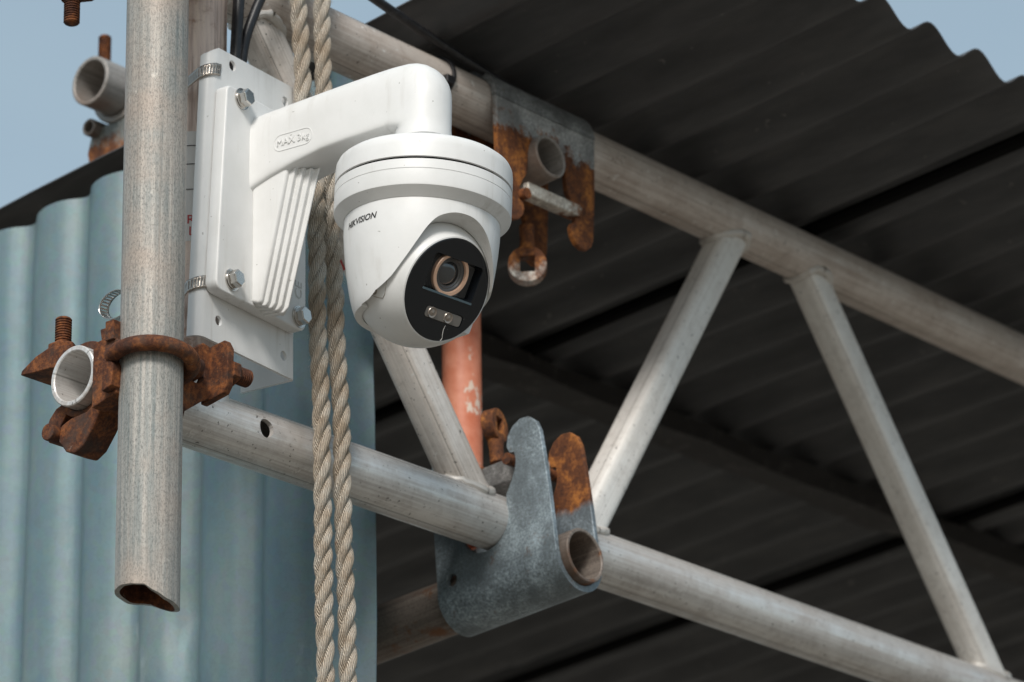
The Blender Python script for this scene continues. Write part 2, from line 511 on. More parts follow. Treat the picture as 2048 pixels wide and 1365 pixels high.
M = dict(
    white=mat_white(), wall=mat_wall(), roof=mat_roof(), rope=mat_rope(), post=mat_post(), orange=mat_orange(),
    ground=mat_ground(), rust=mat_rust(), face=mat_faceplate(),
    pole=mat_zinc('weathered_zinc_pole', ((.20, .225, .22), (.35, .345, .32), (.52, .485, .44)), metal=.2, stain=(.44, .36, .30)),
    zinc=mat_zinc('dull_zinc_tube', ((.24, .225, .205), (.36, .335, .31), (.44, .41, .385)), metal=.3, stain=(.26, .19, .15), grain=.7),
    zincrust=mat_zinc('brown_stained_tube', ((.16, .13, .11), (.25, .21, .18), (.34, .29, .25)), metal=.25, stain=(.12, .07, .045), grain=.9, rust=.3),
    alu=mat_alu('aluminium_chord', amount=.6), alu_top=mat_alu('dirty_aluminium_chord', (.62, .56, .51), (.37, .295, .245), .75, .46, .2),
    alu_web=mat_alu('aluminium_web', (.84, .82, .78), (.50, .45, .40), .4, .44, .15),
    alu_web_dimmed=mat_alu('dimmed_stained_aluminium_web', (.76, .71, .66), (.40, .34, .29), .6, .44, .15),  # darker tint paints duller light onto the first diagonal, with heavier stains
    weld=mat_plain('weld_bead', (.60, .57, .53), .5, .3),
    steel=mat_plain('stainless_steel', (.60, .58, .55), .22, 1.0),
    band=mat_plain('dull_steel_band', (.46, .41, .36), .32, .9),
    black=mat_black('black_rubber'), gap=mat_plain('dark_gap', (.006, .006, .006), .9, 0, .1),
    tar=mat_black('tarred_timber', (.022, .020, .019), .8, 60),
    print=mat_plain('black_print', (.012, .012, .014), .6), redprint=mat_plain('red_print', (.42, .03, .03), .6),
    sticker=mat_plain('white_sticker', (.62, .60, .57), .6),
    copper=mat_plain('copper_ring', (.88, .58, .42), .3, .5),
    lens=mat_plain('lens_glass', (.11, .115, .12), .10, .6, .9),
    barrel=mat_plain('lens_barrel', (.13, .13, .132), .38, .4),
    led=mat_plain('led_reflector', (.36, .31, .27), .28, .6), ledwin=mat_plain('led_window', (.20, .185, .17), .18, 0, .6),
    ledge=mat_plain('recess_ledge', (.10, .15, .18), .25),
)

# ------------------------------------------------------------------ ground
g = G()
N = 24
vs = []; fs = []
for i in range(N+1):
    for j in range(N+1):
        vs.append((-150 + 300*i/N, -150 + 300*j/N, 0))
for i in range(N):
    for j in range(N):
        fs.append((i*(N+1)+j, (i+1)*(N+1)+j, (i+1)*(N+1)+j+1, i*(N+1)+j+1))
g.add(vs, fs)
single('ground', g, M['ground'], 'dusty ground below the shed, out of view', '', kind='structure')

# ------------------------------------------------------------------ roof
SL = 0.087
def zroof(t): return .43 + SL*t
def roof_sheet(s0, s1, t0, t1, lift, wob):
    g = G(); pitch = .0765; per = 12
    ns = max(2, int(round((s1-s0)/pitch*per)))
    ts = [t0 + (t1-t0)*i/14 for i in range(15)]
    n = ns + 1
    for layer, dz in ((0, 0.0), (1, .0012)):
        vs = []
        for t in ts:
            for k in range(n):
                s = s0 + (s1-s0)*k/ns
                w = .0095*math.cos(2*math.pi*(s-.158)/pitch)
                wz = wob*noise.noise((s*2.0, t*3.1, 3.3))
                vs.append((t, s, zroof(t) + w + wz + dz + lift))
        fs = [(i*n+k, i*n+k+1, (i+1)*n+k+1, (i+1)*n+k) for i in range(len(ts)-1) for k in range(ns)]
        g.add(vs, fs)
    m = len(ts); off = m*n
    rim = [i*n for i in range(m)] + [(m-1)*n + k for k in range(1, n)] + [i*n + n-1 for i in range(m-2, -1, -1)] + [k for k in range(n-2, 0, -1)]
    g.f += [(rim[i], rim[(i+1) % len(rim)], rim[(i+1) % len(rim)]+off, rim[i]+off) for i in range(len(rim))]
    g.mi += [0]*len(rim)
    return g
roof = Thing('corrugated_roof', 'dark grey corrugated metal roof sloping over the shed, seen from below', 'roof', BEAM, (0, .14, .43))
edges = [.147, .765, 1.535, 2.305, 3.075, 3.845]
for i in range(5):
    for row, (t0, t1) in enumerate(((.297, -1.02), (-.98, -2.3))):
        s1 = edges[i+1] + (.03 if i < 4 else 0)
        roof.part('roof_sheet', roof_sheet(edges[i], s1, t0, t1, .004*(i % 2) + row*.003 + .002*i*0, .007), M['roof'], smooth=50)
for e in edges[1:5]:                                    # added black strip, stands in for the shade in each side lap
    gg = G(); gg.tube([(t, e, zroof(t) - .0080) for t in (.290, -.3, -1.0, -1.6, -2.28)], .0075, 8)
    roof.part('lap_shade_strip', gg, M['gap'])
# battens under the sheets, running with the beam
def batten(t, label):
    g = G(); pts = 60
    vs = []; s0, s1 = .22, 3.8
    sec = [(-.021, -.022), (.021, -.022), (.021, 0), (-.021, 0)]
    for i in range(pts+1):
        s = s0 + (s1-s0)*i/pts
        for k, (a, b) in enumerate(sec):
            j = .004*noise.noise((s*14, k*3.1+t, 1))
            vs.append((t + a + j, s, zroof(t) - .012 + b + j))
    fs = [(i*4+k, i*4+(k+1) % 4, (i+1)*4+(k+1) % 4, (i+1)*4+k) for i in range(pts) for k in range(4)] + [(3, 2, 1, 0), (pts*4, pts*4+1, pts*4+2, pts*4+3)]
    g.add(vs, fs)
    single('roof_batten', g, M['tar'], label, 'batten', BEAM, (t, s0, zroof(t)-.03), smooth=0)
batten(-.385, 'rough black batten under the dark roof, behind the lattice beam')

# ------------------------------------------------------------------ wall
SW = .156
def wall_sheet(t0, t1, z0, ztop, s_off, seed):
    g = G(); pitch = .0752; per = 14
    n = int(round((t0-t1)/pitch*per)) + 1
    rows = 46
    for layer, ds in ((0, 0.0), (1, .0010)):
        vs = []
        for i in range(rows+1):
            for k in range(n):
                t = t0 + (t1-t0)*k/(n-1)
                zt = ztop(t)
                z = z0 + (zt-z0)*i/rows
                ph = 2*math.pi*(t+.097)/pitch; w = .0078*(math.cos(ph) + .24*math.cos(2*ph) + .06*math.cos(3*ph))
                b = .0022*noise.noise((t*9, z*4, seed)) + .0014*noise.noise((t*23, z*15, seed+4))
                for (dt, dzz, rr, dep) in ((-.258, -.055, .012, .010), (-.262, -.100, .008, .006), (-.335, -.185, .012, .009), (-.340, -.150, .006, -.004), (-.475, -.200, .016, .010), (-.305, -.195, .012, .006)):
                    q = ((t-dt)/rr)**2 + ((z-dzz)/(rr*1.8))**2
                    if q < 6: b += dep*math.exp(-q)
                vs.append((t, SW + w + s_off + b + ds, z))
        fs = [(i*n+k, i*n+k+1, (i+1)*n+k+1, (i+1)*n+k) for i in range(rows) for k in range(n-1)]
        g.add(vs, fs)
    m = rows+1; off = m*n
    rim = [i*n for i in range(m)] + [(m-1)*n + k for k in range(1, n)] + [i*n + n-1 for i in range(m-2, -1, -1)] + [k for k in range(n-2, 0, -1)]
    g.f += [(rim[i], rim[(i+1) % len(rim)], rim[(i+1) % len(rim)]+off, rim[i]+off) for i in range(len(rim))]
    g.mi += [0]*len(rim)
    return g
wall = Thing('corrugated_wall', 'pale blue grey corrugated metal side wall of the shed, behind the rope', 'wall', BEAM, (-.033, SW, -.9))
top = lambda t: zroof(t) - .0115
wall.part('wall_sheet', wall_sheet(-.033, -.80, -.9, top, 0, 1.7), M['wall'], smooth=50)
wall.part('wall_sheet', wall_sheet(-.74, -1.55, -.9, top, .0018, 5.1), M['wall'], smooth=50)

# ------------------------------------------------------------------ lattice beam
RT = .02415
beam = Thing('lattice_beam', 'long aluminium lattice scaffold beam with welded diagonals under the roof', 'beam', BEAM, (0, -.216, 0))
g = G(); g.pipe((0, -.2165, 0), (0, 2.6, 0), RT, RT-.0042, 56, 12)
bot = g.mesh('bottom_chord')
cut = G(); cut.tube([(0.0, -.0285, .0), (.05, -.0285, .002)], .0078, 20)
cm = cut.mesh('c')
bot2 = bool_diff(bot, [cm])
bot2.materials.clear()
bot2.polygons.foreach_set('use_smooth', [True]*len(bot2.polygons)); bot2.set_sharp_from_angle(angle=R(35))
beam.part('bottom_chord', bot2, M['alu'])
g = G(); g.pipe((0, -.216, H), (0, 2.6, H), RT, RT-.0042, 56, 12)
beam.part('top_chord', g, M['alu_top'])
g = G(); g.tube([(0, -.088, .015), (0, -.088, .2), (0, -.088, H-.015)], RT, 48, True)
beam.part('end_post', g, M['post'], label='pinkish worn end post with rust spots and a sticker')

def web(a, b):
    """rounded rectangular diagonal from a=(s,z) to b=(s,z) in the beam plane"""
    g = G()
    A = Vector((0, a[0], a[1])); Bv = Vector((0, b[0], b[1]))
    def sec(t, i):
        c, s_ = abs(math.cos(t)), abs(math.sin(t)); e = 4.2
        return 1.0/((c**e + (s_*.96)**e)**(1/e))
    g.tube([A.lerp(Bv, k/10) for k in range(11)], .0152, 40, True, sec, (1, 0, 0))
    return g
def bead(p, d, zc, up):
    """weld bead where a diagonal meets a chord at height zc"""
    d = Vector(d).normalized(); u = Vector((1, 0, 0)); w = d.cross(u)
    pts = []
    for k in range(41):
        t = 2*math.pi*k/40
        o = Vector(p) + u*math.cos(t)*.0178 + w*math.sin(t)*.0178
        # move along d until on the chord cylinder (x^2+(z-zc)^2 = RT^2)
        x = o.x
        zt = zc + up*math.sqrt(max(0, RT*RT*1.0 - x*x))
        k_ = (zt - o.z)/d.z
        q = o + d*k_
        j = .0012*noise.noise((k*.9, zc*7, p[1]*11))
        pts.append(q + Vector((j, j, j)))
    g = G(); g.tube(pts, [.0043 + .0016*noise.noise((k*1.3, p[1]*9, 2)) for k in range(41)], 10, False)
    return g
nodes = [((-.030, H-.006), (.250, .006)), ((.383, .006), (.628, H-.006)), ((.738, H-.006), (1.030, .006)),
         ((1.155, .006), (1.400, H-.006)), ((1.510, H-.006), (1.80, .006)), ((1.925, .006), (2.17, H-.006)), ((2.28, H-.006), (2.56, .006))]
for a, b in nodes:
    o = beam.part('diagonal', web(a, b), M['alu_web'] if a[0] > 0 else M['alu_web_dimmed'])
    d = (0, b[0]-a[0], b[1]-a[1])
    for q in (a, b):
        if q[1] > .1: beam.part('weld_bead', bead((0, q[0], q[1]), d, H, -1), M['weld'], o)
        else: beam.part('weld_bead', bead((0, q[0], q[1]), d, 0, 1), M['weld'], o)
# weld flare at the foot of the end post
g = G(); g.lathe([(.0242, .062), (.0246, .045), (.0258, .035), (.0285, .028), (.0305, .021), (.0320, .016), (.030, .006)], 40, Matrix.Translation((0, -.088, 0)) @ Matrix.Diagonal((.74, 1.12, 1, 1)))
beam.part('weld_flare', g, M['alu'], smooth=60)

# stickers and lettering on the post and the first diagonal
def tube_patch(axis0, axis_d, r, ang0, ang1, l0, l1, n=10):
    """thin curved patch on a tube; angle measured from +x towards the side axis"""
    g = G(); d = Vector(axis_d).normalized(); x = Vector((1, 0, 0)); x = (x - d*x.dot(d)).normalized(); y = d.cross(x)
    vs = []
    for i in range(n+1):
        a = R(ang0 + (ang1-ang0)*i/n)
        for l in (l0, l1): vs.append(Vector(axis0) + d*l + (x*math.cos(a)+y*math.sin(a))*r)
    g.add(vs, [(2*i, 2*i+2, 2*i+3, 2*i+1) for i in range(n)])
    return g
st = beam.part('sticker', tube_patch((0, -.088, 0), (0, 0, 1), RT+.0004, -80, 20, .14, .235), M['sticker'], label='printed sticker with black and red letters')
def wrap_text(s, size, ang, zc, rot=0):
    me = text_mesh(s, size)
    for v in me.vertices:
        x, y = v.co.x, v.co.y
        a = R(ang) + x/RT
        v.co = Vector(((RT+.0008)*math.cos(a), -.088 + (RT+.0008)*math.sin(a), zc + y))
    return me
for s_, z_, mt in (('N A', .172, 'print'), ('A A', .198, 'print'), ('A A', .191, 'print'), ('RTER', .158, 'redprint'), ('LIME', .148, 'redprint')):
    beam.part('lettering', wrap_text(s_, .0085 if mt == 'print' else .011, -30, z_), M[mt], st)
for z_ in (.184, .206, .222):
    beam.part('rule_line', tube_patch((0, -.088, 0), (0, 0, 1), RT+.0008, -78, 15, z_, z_+.0007), M['print'], st)
def diag_tag(f0, f1, side, red):
    a, b = nodes[0]
    A = Vector((0, a[0], a[1])); Bv = Vector((0, b[0], b[1])); d = (Bv-A).normalized(); x = Vector((1, 0, 0)); w = d.cross(x)
    g = G(); L = (Bv-A).length
    vs = []
    for l in (f0*L, f1*L):
        for q in (-.009, .009):
            if side == 'w': vs.append(A + d*l + w*.01590 + x*(q*.35 - .0105))
            else: vs.append(A + d*l + x*.0158 + w*q)
    g.add(vs, [(0, 1, 3, 2)])
    return g
for f0, f1 in ((.455, .500),):
    beam.part('warning_tag', diag_tag(f0, f1, 'w', 1), M['redprint'])

# ------------------------------------------------------------------ upright pole with a crushed foot
PT, PS = .069, -.2
g = G(); n = 64
zs = [-.1845, -.1825, -.178, -.172, -.163, -.150, -.13, -.08, 0, .1, .2, .35, .7, 1.1]
def pole_ring(z, r):
    out = []
    for k in range(n):
        a = 2*math.pi*k/n
        e = max(0, (-.150 - z)/.042)
        x, y = math.cos(a)*r, math.sin(a)*r
        # dent on the yard side, flattening towards the end
        dn = math.exp(-((a-R(318)+math.pi) % (2*math.pi) - math.pi)**2/.30)
        rr = 1 - .10*e*dn
        zz = z
        if z < -.1815:                                  # ragged torch cut
            zz = z - .002 - .0105*max(0, math.cos(a - R(40))) + .0007*noise.noise((math.cos(a)*3, math.sin(a)*3, 4.2)) + .0035*max(0, math.cos(a-R(262)))
        out.append((PT + x*rr, PS + y*rr, zz))
    return out
rings = [(z, RT) for z in zs] + [(z, RT-.0038) for z in zs[::-1]]
vs = []
for z, r in rings: vs += pole_ring(z, r)
fs = []; uvs = []
for i in range(len(rings)):
    j = (i+1) % len(rings)
    for k in range(n):
        fs.append((i*n+k, i*n+(k+1) % n, j*n+(k+1) % n, j*n+k))
        uvs.append(((k/n, rings[i][0]), ((k+1)/n, rings[i][0]), ((k+1)/n, rings[j][0]), (k/n, rings[j][0])))
g.add(vs, fs, uvs)
g.mi = [1 if len(zs)-1 < k//n < len(rings)-1 else 0 for k in range(len(fs))]  # inner wall gets dark rust, which also paints in the unlit bore
single('scaffold_pole', g, [M['pole'], M['rust']], 'thick grey upright scaffold pole with a crushed cut foot, nearest the viewer', 'pole', BEAM, (PT, PS, -.19))

# ------------------------------------------------------------------ fasteners
def thread(g, p0, p1, r, pitch=.0021, n=20):
    """threaded rod as stacked ridges"""
    p0 = Vector(p0); p1 = Vector(p1); L = (p1-p0).length; d = (p1-p0)/L
    m = int(L/pitch); pts = []; rad = []
    for i in range(m):
        for f, q in ((0, .86), (.3, .88), (.5, 1.0), (.8, 1.0)):
            pts.append(p0 + d*(i+f)*pitch); rad.append(r*q)
    pts += [p1 - d*.0006, p1]; rad += [r*.86, r*.7]
    g.tube(pts, rad, n)
    return g
def hex_prism(g, c, d, r, h, chamfer=.12, n=6, rot=0):
    d = Vector(d).normalized(); u = Vector((0,0,1)) if abs(d.z) < .9 else Vector((1,0,0))
    u = (u-d*u.dot(d)).normalized(); w = d.cross(u); c = Vector(c)
    vs = []
    for rr, hh in ((1, 0), (1, h*(1-chamfer)), (1-chamfer, h)):
        for k in range(n):
            t = 2*math.pi*k/n + rot
            vs.append(c + d*hh + (u*math.cos(t)+w*math.sin(t))*r*rr)
    fs = [tuple(range(n-1, -1, -1)), tuple(range(2*n, 3*n))]
    for i in range(2): fs += [(i*n+k, i*n+(k+1)%n, (i+1)*n+(k+1)%n, (i+1)*n+k) for k in range(n)]
    g.add(vs, fs); return g

# ------------------------------------------------------------------ rusty couplers joining pole and beam
XZ = lambda y: frame_from((0, y, 0), (1,0,0), (0,0,1), (0,-1,0))   # prism in x-z plane, extruded along -y
def coupler(zc, flip, label):
    """zc height of the chord; flip mirrors the chord jaw vertically"""
    f = -1 if flip else 1
    fr = BEAM @ Matrix.Translation((0, -.19, zc)) @ Matrix.Diagonal((1, 1, f, 1))
    c = Thing('pole_coupler', label, 'coupler', BEAM, (0, -.19, zc), 'rusty couplers on the upright pole')
    mir = Matrix.Translation((0, -.19, zc)) @ Matrix.Diagonal((1, 1, f, 1))
    def P(name, g, bevel=.0012, mat='rust', parent=None):
        for i, v in enumerate(g.v): g.v[i] = mir @ v
        return c.part(name, g, M[mat], parent, bevel=bevel)
    r0, r1 = .0246, .0300
    # chord jaw: upper strap with a lug that points away from the pole
    poly = arc(0, 0, r1+.001, 35, 118, 9) + [(-.022, .0345), (-.040, .0375), (-.056, .0335), (-.0715, .0255), (-.0725, .0220), (-.056, .0205), (-.038, .0195), (-.026, .0165)] + arc(0, 0, r0, 140, 35, 12)
    g = G(); g.prism(poly, -.022, .014, XZ(0)); P('upper_jaw', g, .0009)
    poly = arc(0, 0, r1, -15, -125, 12) + [(-.026, -.036), (-.036, -.043), (-.040, -.034), (-.036, -.024), (-.029, -.017)] + arc(0, 0, r0, -145, -15, 14)
    g = G(); g.prism(poly, -.020, .016, XZ(0)); P('lower_jaw', g, .0009)
    # nose and hinge knuckle under the chord
    poly = [(-.020, -.034), (-.022, -.046), (-.014, -.056), (-.004, -.060), (.006, -.055), (.016, -.043), (.026, -.028), (.020, -.022), (.008, -.029), (-.008, -.030)]
    g = G(); g.prism(poly, -.006, .019, XZ(0)); P('hinge_nose', g, .0016)
    g = G(); g.tube([(-.027, -.026, -.0385), (-.027, .018, -.0385)], .0068, 16); P('hinge_knuckle', g, .001)
    g = G(); thread(g, (-.040, .0, .018), (-.040, .0, .0655), .0066); b = P('swing_bolt', g, 0)
    g = G(); hex_prism(g, (-.040, 0, .0345), (0, 0, 1), .0118, .0085); P('nut', g, .0006, parent=b)
    # saddle between the two tubes
    poly = [(.022, -.031), (.046, -.031), (.050, -.020), (.050, .022), (.046, .033), (.022, .034), (.0265, .012), (.0265, -.012)]
    g = G(); g.prism(poly, -.046, .020, XZ(0)); P('saddle', g, .0014)
    # slotted ear on the left of the pole with the tee head of the pole strap
    g = G(); g.prism([(.030, -.036), (.056, -.030), (.058, -.020), (.050, -.016), (.050, -.004), (.058, .000), (.058, .012), (.050, .018), (.030, .016)], .020, .034, XZ(0)); e = P('slotted_ear', g, .0010)
    g = G(); g.box((.046, -.037, .013), (.055, -.026, .029)); P('tee_head', g, .0009, parent=e)
    g = G(); g.prism([(.048, -.029), (.058, -.026), (.060, -.010), (.055, -.004), (.048, -.005)], .030, .041, XZ(0)); P('tee_head', g, .0009, parent=e)
    # strap rod round the front of the pole
    pts = []
    for k in range(25):
        a = R(-118 + 236*k/24)
        pts.append((PT + .0305*math.cos(a)*1.02, PS + .19 - .0 + .031*math.sin(a), -.003 - .0035*math.sin(a) + .003*math.cos(a)))
    g = G(); g.tube(pts, .0062, 16, True); P('strap_rod', g, 0)
    # right flange with the hole that takes the rod, and the threaded end
    YZ = frame_from((0, 0, 0), (0,1,0), (0,0,1), (1,0,0))      # prism in y-z, extruded along x
    g = G(); g.prism([(.016, -.034), (.030, -.030), (.050, -.016), (.0575, -.013), (.0575, .029), (.049, .031), (.034, .021), (.016, .020)], .058, .0655, YZ)
    h_ = G(); h_.tube([(.045, .041, .005), (.080, .041, .005)], .0088, 20)
    fm0 = bool_diff(g.mesh('f'), [h_.mesh('c')]); fm0.materials.clear()
    gg = G(); gg.v = [v.co.copy() for v in fm0.vertices]; gg.f = [tuple(p.vertices) for p in fm0.polygons]; gg.mi = [0]*len(gg.f)
    P('flange', gg, .0012)
    g = G(); g.prism([(.056, -.016), (.080, -.012), (.084, -.006), (.085, .024), (.081, .031), (.056, .028)], -.0625, -.0555, XZ(0)); P('flange_end', g, .0009)
    g = G(); g.box((.020, .014, -.034), (.060, .030, .020)); P('flange_root', g, .0015)
    g = G(); g.tube([(.088, .012, -.003), (.080, .028, .002), (.066, .040, .005), (.050, .046, .006)], .0061, 14); P('rod_end', g, 0)
    g = G(); hex_prism(g, (.077, .0615, .008), (0, 1, 0), .0105, .009); b = P('clamp_nut', g, .0008)
    g = G(); thread(g, (.077, .066, .008), (.077, .086, .008), .0072); P('clamp_bolt', g, 0)
    return c
coupler(0, False, 'rusty double coupler clamping the upright pole to the lower beam tube')
coupler(H, True, 'rusty coupler at the top of the upright pole, its threaded bolt hanging down')

# ------------------------------------------------------------------ rafter tubes under the chords
SR = .295
def rafter(zc, t_end, mat, label, s, r):
    g = G(); g.pipe((t_end, s, zc + SL*t_end), (-2.2, s, zc - SL*2.2), r, r-.0034, 48, 8)
    single('rafter_tube', g, mat, label, 'tube', BEAM, (t_end, s, zc))
rafter(-.0496, .0830, M['zincrust'], 'brown stained tube slung under the lower beam tube in the grey clamp', SR, RT)
rafter(H-.0452, .0390, M['zinc'], 'open ended tube held below the upper beam tube by the rusty clamp', .3140, .0205)

# ------------------------------------------------------------------ saddle clamps
def side_poly():
    """side plate outline in (x, z): saddle below, two hooked ears above"""
    R_ = .0262; zc = .0490
    ear = [(.0262, .052), (.0275, .066), (.0345, .076), (.0395, .086), (.0410, .094), (.0400, .1005), (.0350, .1015), (.0325, .108), (.0345, .117), (.0410, .1245), (.0500, .1285), (.0590, .1275), (.0665, .121), (.0700, .112), (.0720, .090), (.0745, .050), (.0760, .0)]
    left = [(-x, z) for x, z in ear[::-1]]
    bottomarc = arc(0, zc, R_, 180, 360, 16)
    return left[:] + bottomarc[1:-1] + ear
def clamp(frame, label, mats, eye_rot, eye_x, eye_z, kx, kz, bar, kr=None, es=1.0):
    kr = kr or kx
    c = Thing('saddle_clamp', label, 'clamp', frame, (0, 0, 0))
    YX = lambda y: frame_from((0, y, 0), (1,0,0), (0,0,1), (0,-1,0))
    pl = [(((.0262+(x-.0262)*kx) if x > .0262 else (-.0262+(x+.0262)*kr) if x < -.0262 else x), (.05+(z-.05)*kz if z > .05 else z)) for x, z in side_poly()]
    g = G(); g.prism(pl, -.0052/2, .0052/2, YX(-.0274))
    h_ = G(); h_.tube([(-.040, -.05, .009), (-.040, -.02, .009)], .0056, 18)
    pm = bool_diff(g.mesh('p'), [h_.mesh('c')]); pm.materials.clear()
    c.part('side_plate', pm, mats[0], bevel=.0007)
    g = G(); g.prism(pl, -.0052/2, .0052/2, YX(.0274)); c.part('side_plate', g, mats[1], bevel=.0011)
    # bent saddle under the tube
    n = 20; vs = []
    X = [-.0262-.0498*kr, .0262+.0498*kx]
    for r in (.0302, .0248):
        for x in X:
            for k in range(n+1):
                a = R(180 + 180*k/n); vs.append((x, r*math.cos(a), r*math.sin(a)*1.0))
    m = n+1; fs = []
    for k in range(n):
        fs += [(k, k+1, m+k+1, m+k), (2*m+k, 3*m+k, 3*m+k+1, 2*m+k+1), (k, 2*m+k, 2*m+k+1, k+1), (m+k, m+k+1, 3*m+k+1, 3*m+k)]
    fs += [(0, m, 3*m, 2*m), (n, 2*m+n, 3*m+n, m+n)]
    g = G(); g.add(vs, fs); c.part('saddle', g, mats[2], smooth=40)
    # locking bar over the crossing tube, cross pins in the hooks
    x0, x1, z0, z1, y0, y1 = bar
    g = G(); g.prism([(x0, z0), (x1-.004, z0), (x1, z0+.005), (x1, z1-.006), (x1-.004, z1), (x0, z1)], -y1, -y0, YX(0)); c.part('locking_bar', g, mats[3], bevel=.0025)
    for sx in ((-1, 1) if kx == 1 else (-1,)):
        g = G(); xp, zp = .0262+.0100*kx, .05+.0445*kz
        g = G(); g.tube([(sx*xp, -.036, zp), (sx*xp, .036, zp)], .0052, 12); c.part('cross_pin', g, M['rust'])
    # swing eye
    E = Matrix.Translation((eye_x, 0, eye_z)) @ Matrix.Rotation(eye_rot, 4, 'Z') @ Matrix.Scale(es, 4)
    out = arc(0, .031, .0155, -60, 240, 24)
    hole = [(-.0058, .0245), (.0058, .0245), (.0058, .0375), (-.0058, .0375)]
    g = G()
    nn = 24; ring = [(math.cos(2*math.pi*k/nn), math.sin(2*math.pi*k/nn)) for k in range(nn)]
    def sq(a, b): 
        k = max(abs(a), abs(b)); return (a/k*.0058, b/k*.0065)
    vs = []
    for y in (-.006, .006):
        vs += [(a*.0155, y, .031+b*.0155) for a, b in ring]
        vs += [(sq(a, b)[0], y, .031+sq(a, b)[1]) for a, b in ring]
    fs = []
    for k in range(nn):
        j = (k+1) % nn
        fs += [(k, j, nn+j, nn+k), (2*nn+k, 3*nn+k, 3*nn+j, 2*nn+j), (k, 2*nn+k, 2*nn+j, j), (nn+k, nn+j, 3*nn+j, 3*nn+k)]
    g.add(vs, fs, None, E)
    g.tube([E @ Vector((0, 0, -.004)), E @ Vector((0, 0, .010)), E @ Vector((0, 0, .018))], [.0068, .0064, .0078], 14)
    c.part('swing_eye', g, mats[4], bevel=.0012)
    return c
slope = Matrix.Rotation(-math.atan(SL), 4, 'Y')
LC = BEAM @ Matrix.Translation((0, SR, -.0496)) @ slope
blue = mat_galv_rust('spangled_zinc_clamp', .5, .1, (.36, .43, .47))
halfr = mat_galv_rust('half_rusted_zinc_clamp', .052, .008, spread=.006)
gsad = mat_galv_rust('mottled_grey_saddle', -.030, .006, (.24, .25, .26), flip=True, spread=.010)
eye_l = mat_galv_rust('rusted_eye_iron', -.05, .01)
barm = mat_galv_rust('grey_locking_bar', .5, .1, (.36, .35, .34))
clamp(LC, 'blue grey saddle clamp with one rusty ear gripping the lower beam tube', (blue, halfr, blue, barm, eye_l), R(104), -.003, .116, 1.0, 1.0, (-.062, .0445, .0855, .1070, -.0135, .0135), .62)
UC = BEAM @ frame_from((0, .319, H), (0, 1, 0), (1, 0, 0), (0, 0, -1))
up_side = mat_galv_rust('zinc_clamp_rusting_down', .022, .006, (.46, .46, .45), spread=.030)
up_sad = mat_galv_rust('grey_clamp_saddle', .5, .1, (.33, .34, .34))
eye_u = mat_galv_rust('rust_rimmed_eye', .150, .02, (.62, .58, .53), flip=True, spread=.03)
bar_u = mat_galv_rust('rust_ended_bar', .024, .010, (.70, .63, .54), axis=0, spread=.03)
clamp(UC, 'rust streaked saddle clamp hanging from the upper beam tube, an eye bolt below', (eye_l, up_side, up_sad, bar_u, eye_u), R(50), .006, .098, .84, .80, (-.030, .047, .0720, .0840, .0200, .0330), None, 1.12)
# ------------------------------------------------------------------ orange post behind the clamp
g = G(); g.pipe((-.102, .352, .022), (-.102, .352, .395), .0178, .0148, 40, 6)
single('orange_post', g, M['orange'], 'thin post in chipped orange paint behind the camera and the diagonal', 'post', BEAM, (-.102, .352, .022))

# ------------------------------------------------------------------ hold-down tube on the roof edge (upper left)
ht = Thing('ridge_tube', 'open ended grey tube held above the roof edge at upper left', 'tube', BEAM, (-.382, .150, .49))
g = G(); g.pipe((-.382, .150, .492), (-.382, 1.6, .492), RT, RT-.004, 44, 3); ht.part('tube', g, M['zinc'])
cp = Thing('roof_coupler', 'rusty grey coupler with an upright bolt under the open tube at upper left', 'coupler', BEAM, (-.382, .2, .43))
hz = Matrix.Translation((-.382, .205, .492))
g = G(); poly = arc(0, 0, .031, 150, 395, 20) + arc(0, 0, .0246, 395, 150, 20); g.prism(poly, -.022, .022, hz @ XZ(0)); cp.part('jaw', g, M['zinc'], bevel=.0015)
g = G(); g.prism([(-.034, -.030), (-.040, -.052), (-.034, -.078), (-.018, -.088), (.020, -.088), (.036, -.060), (.030, -.026)], -.026, .020, hz @ XZ(0)); cp.part('body', g, mat_galv_rust('rust_footed_coupler', .020, .010, (.34, .36, .34), flip=True), bevel=.004)
g = G(); g.pipe(hz @ Vector((-.027, -.030, -.031)), hz @ Vector((-.027, .01, -.031)), .0085, .0055, 24); cp.part('hinge_eye', g, M['zincrust'])
g = G(); thread(g, hz @ Vector((-.023, -.015, .019)), hz @ Vector((-.023, -.015, .067)), .0062); b = cp.part('bolt', g, M['rust'])
g = G(); g.box((-.0, -.0, 0), (.05, .03, .028), hz @ Matrix.Translation((.012, .01, .002))); cp.part('lug', g, M['zinc'], bevel=.006)

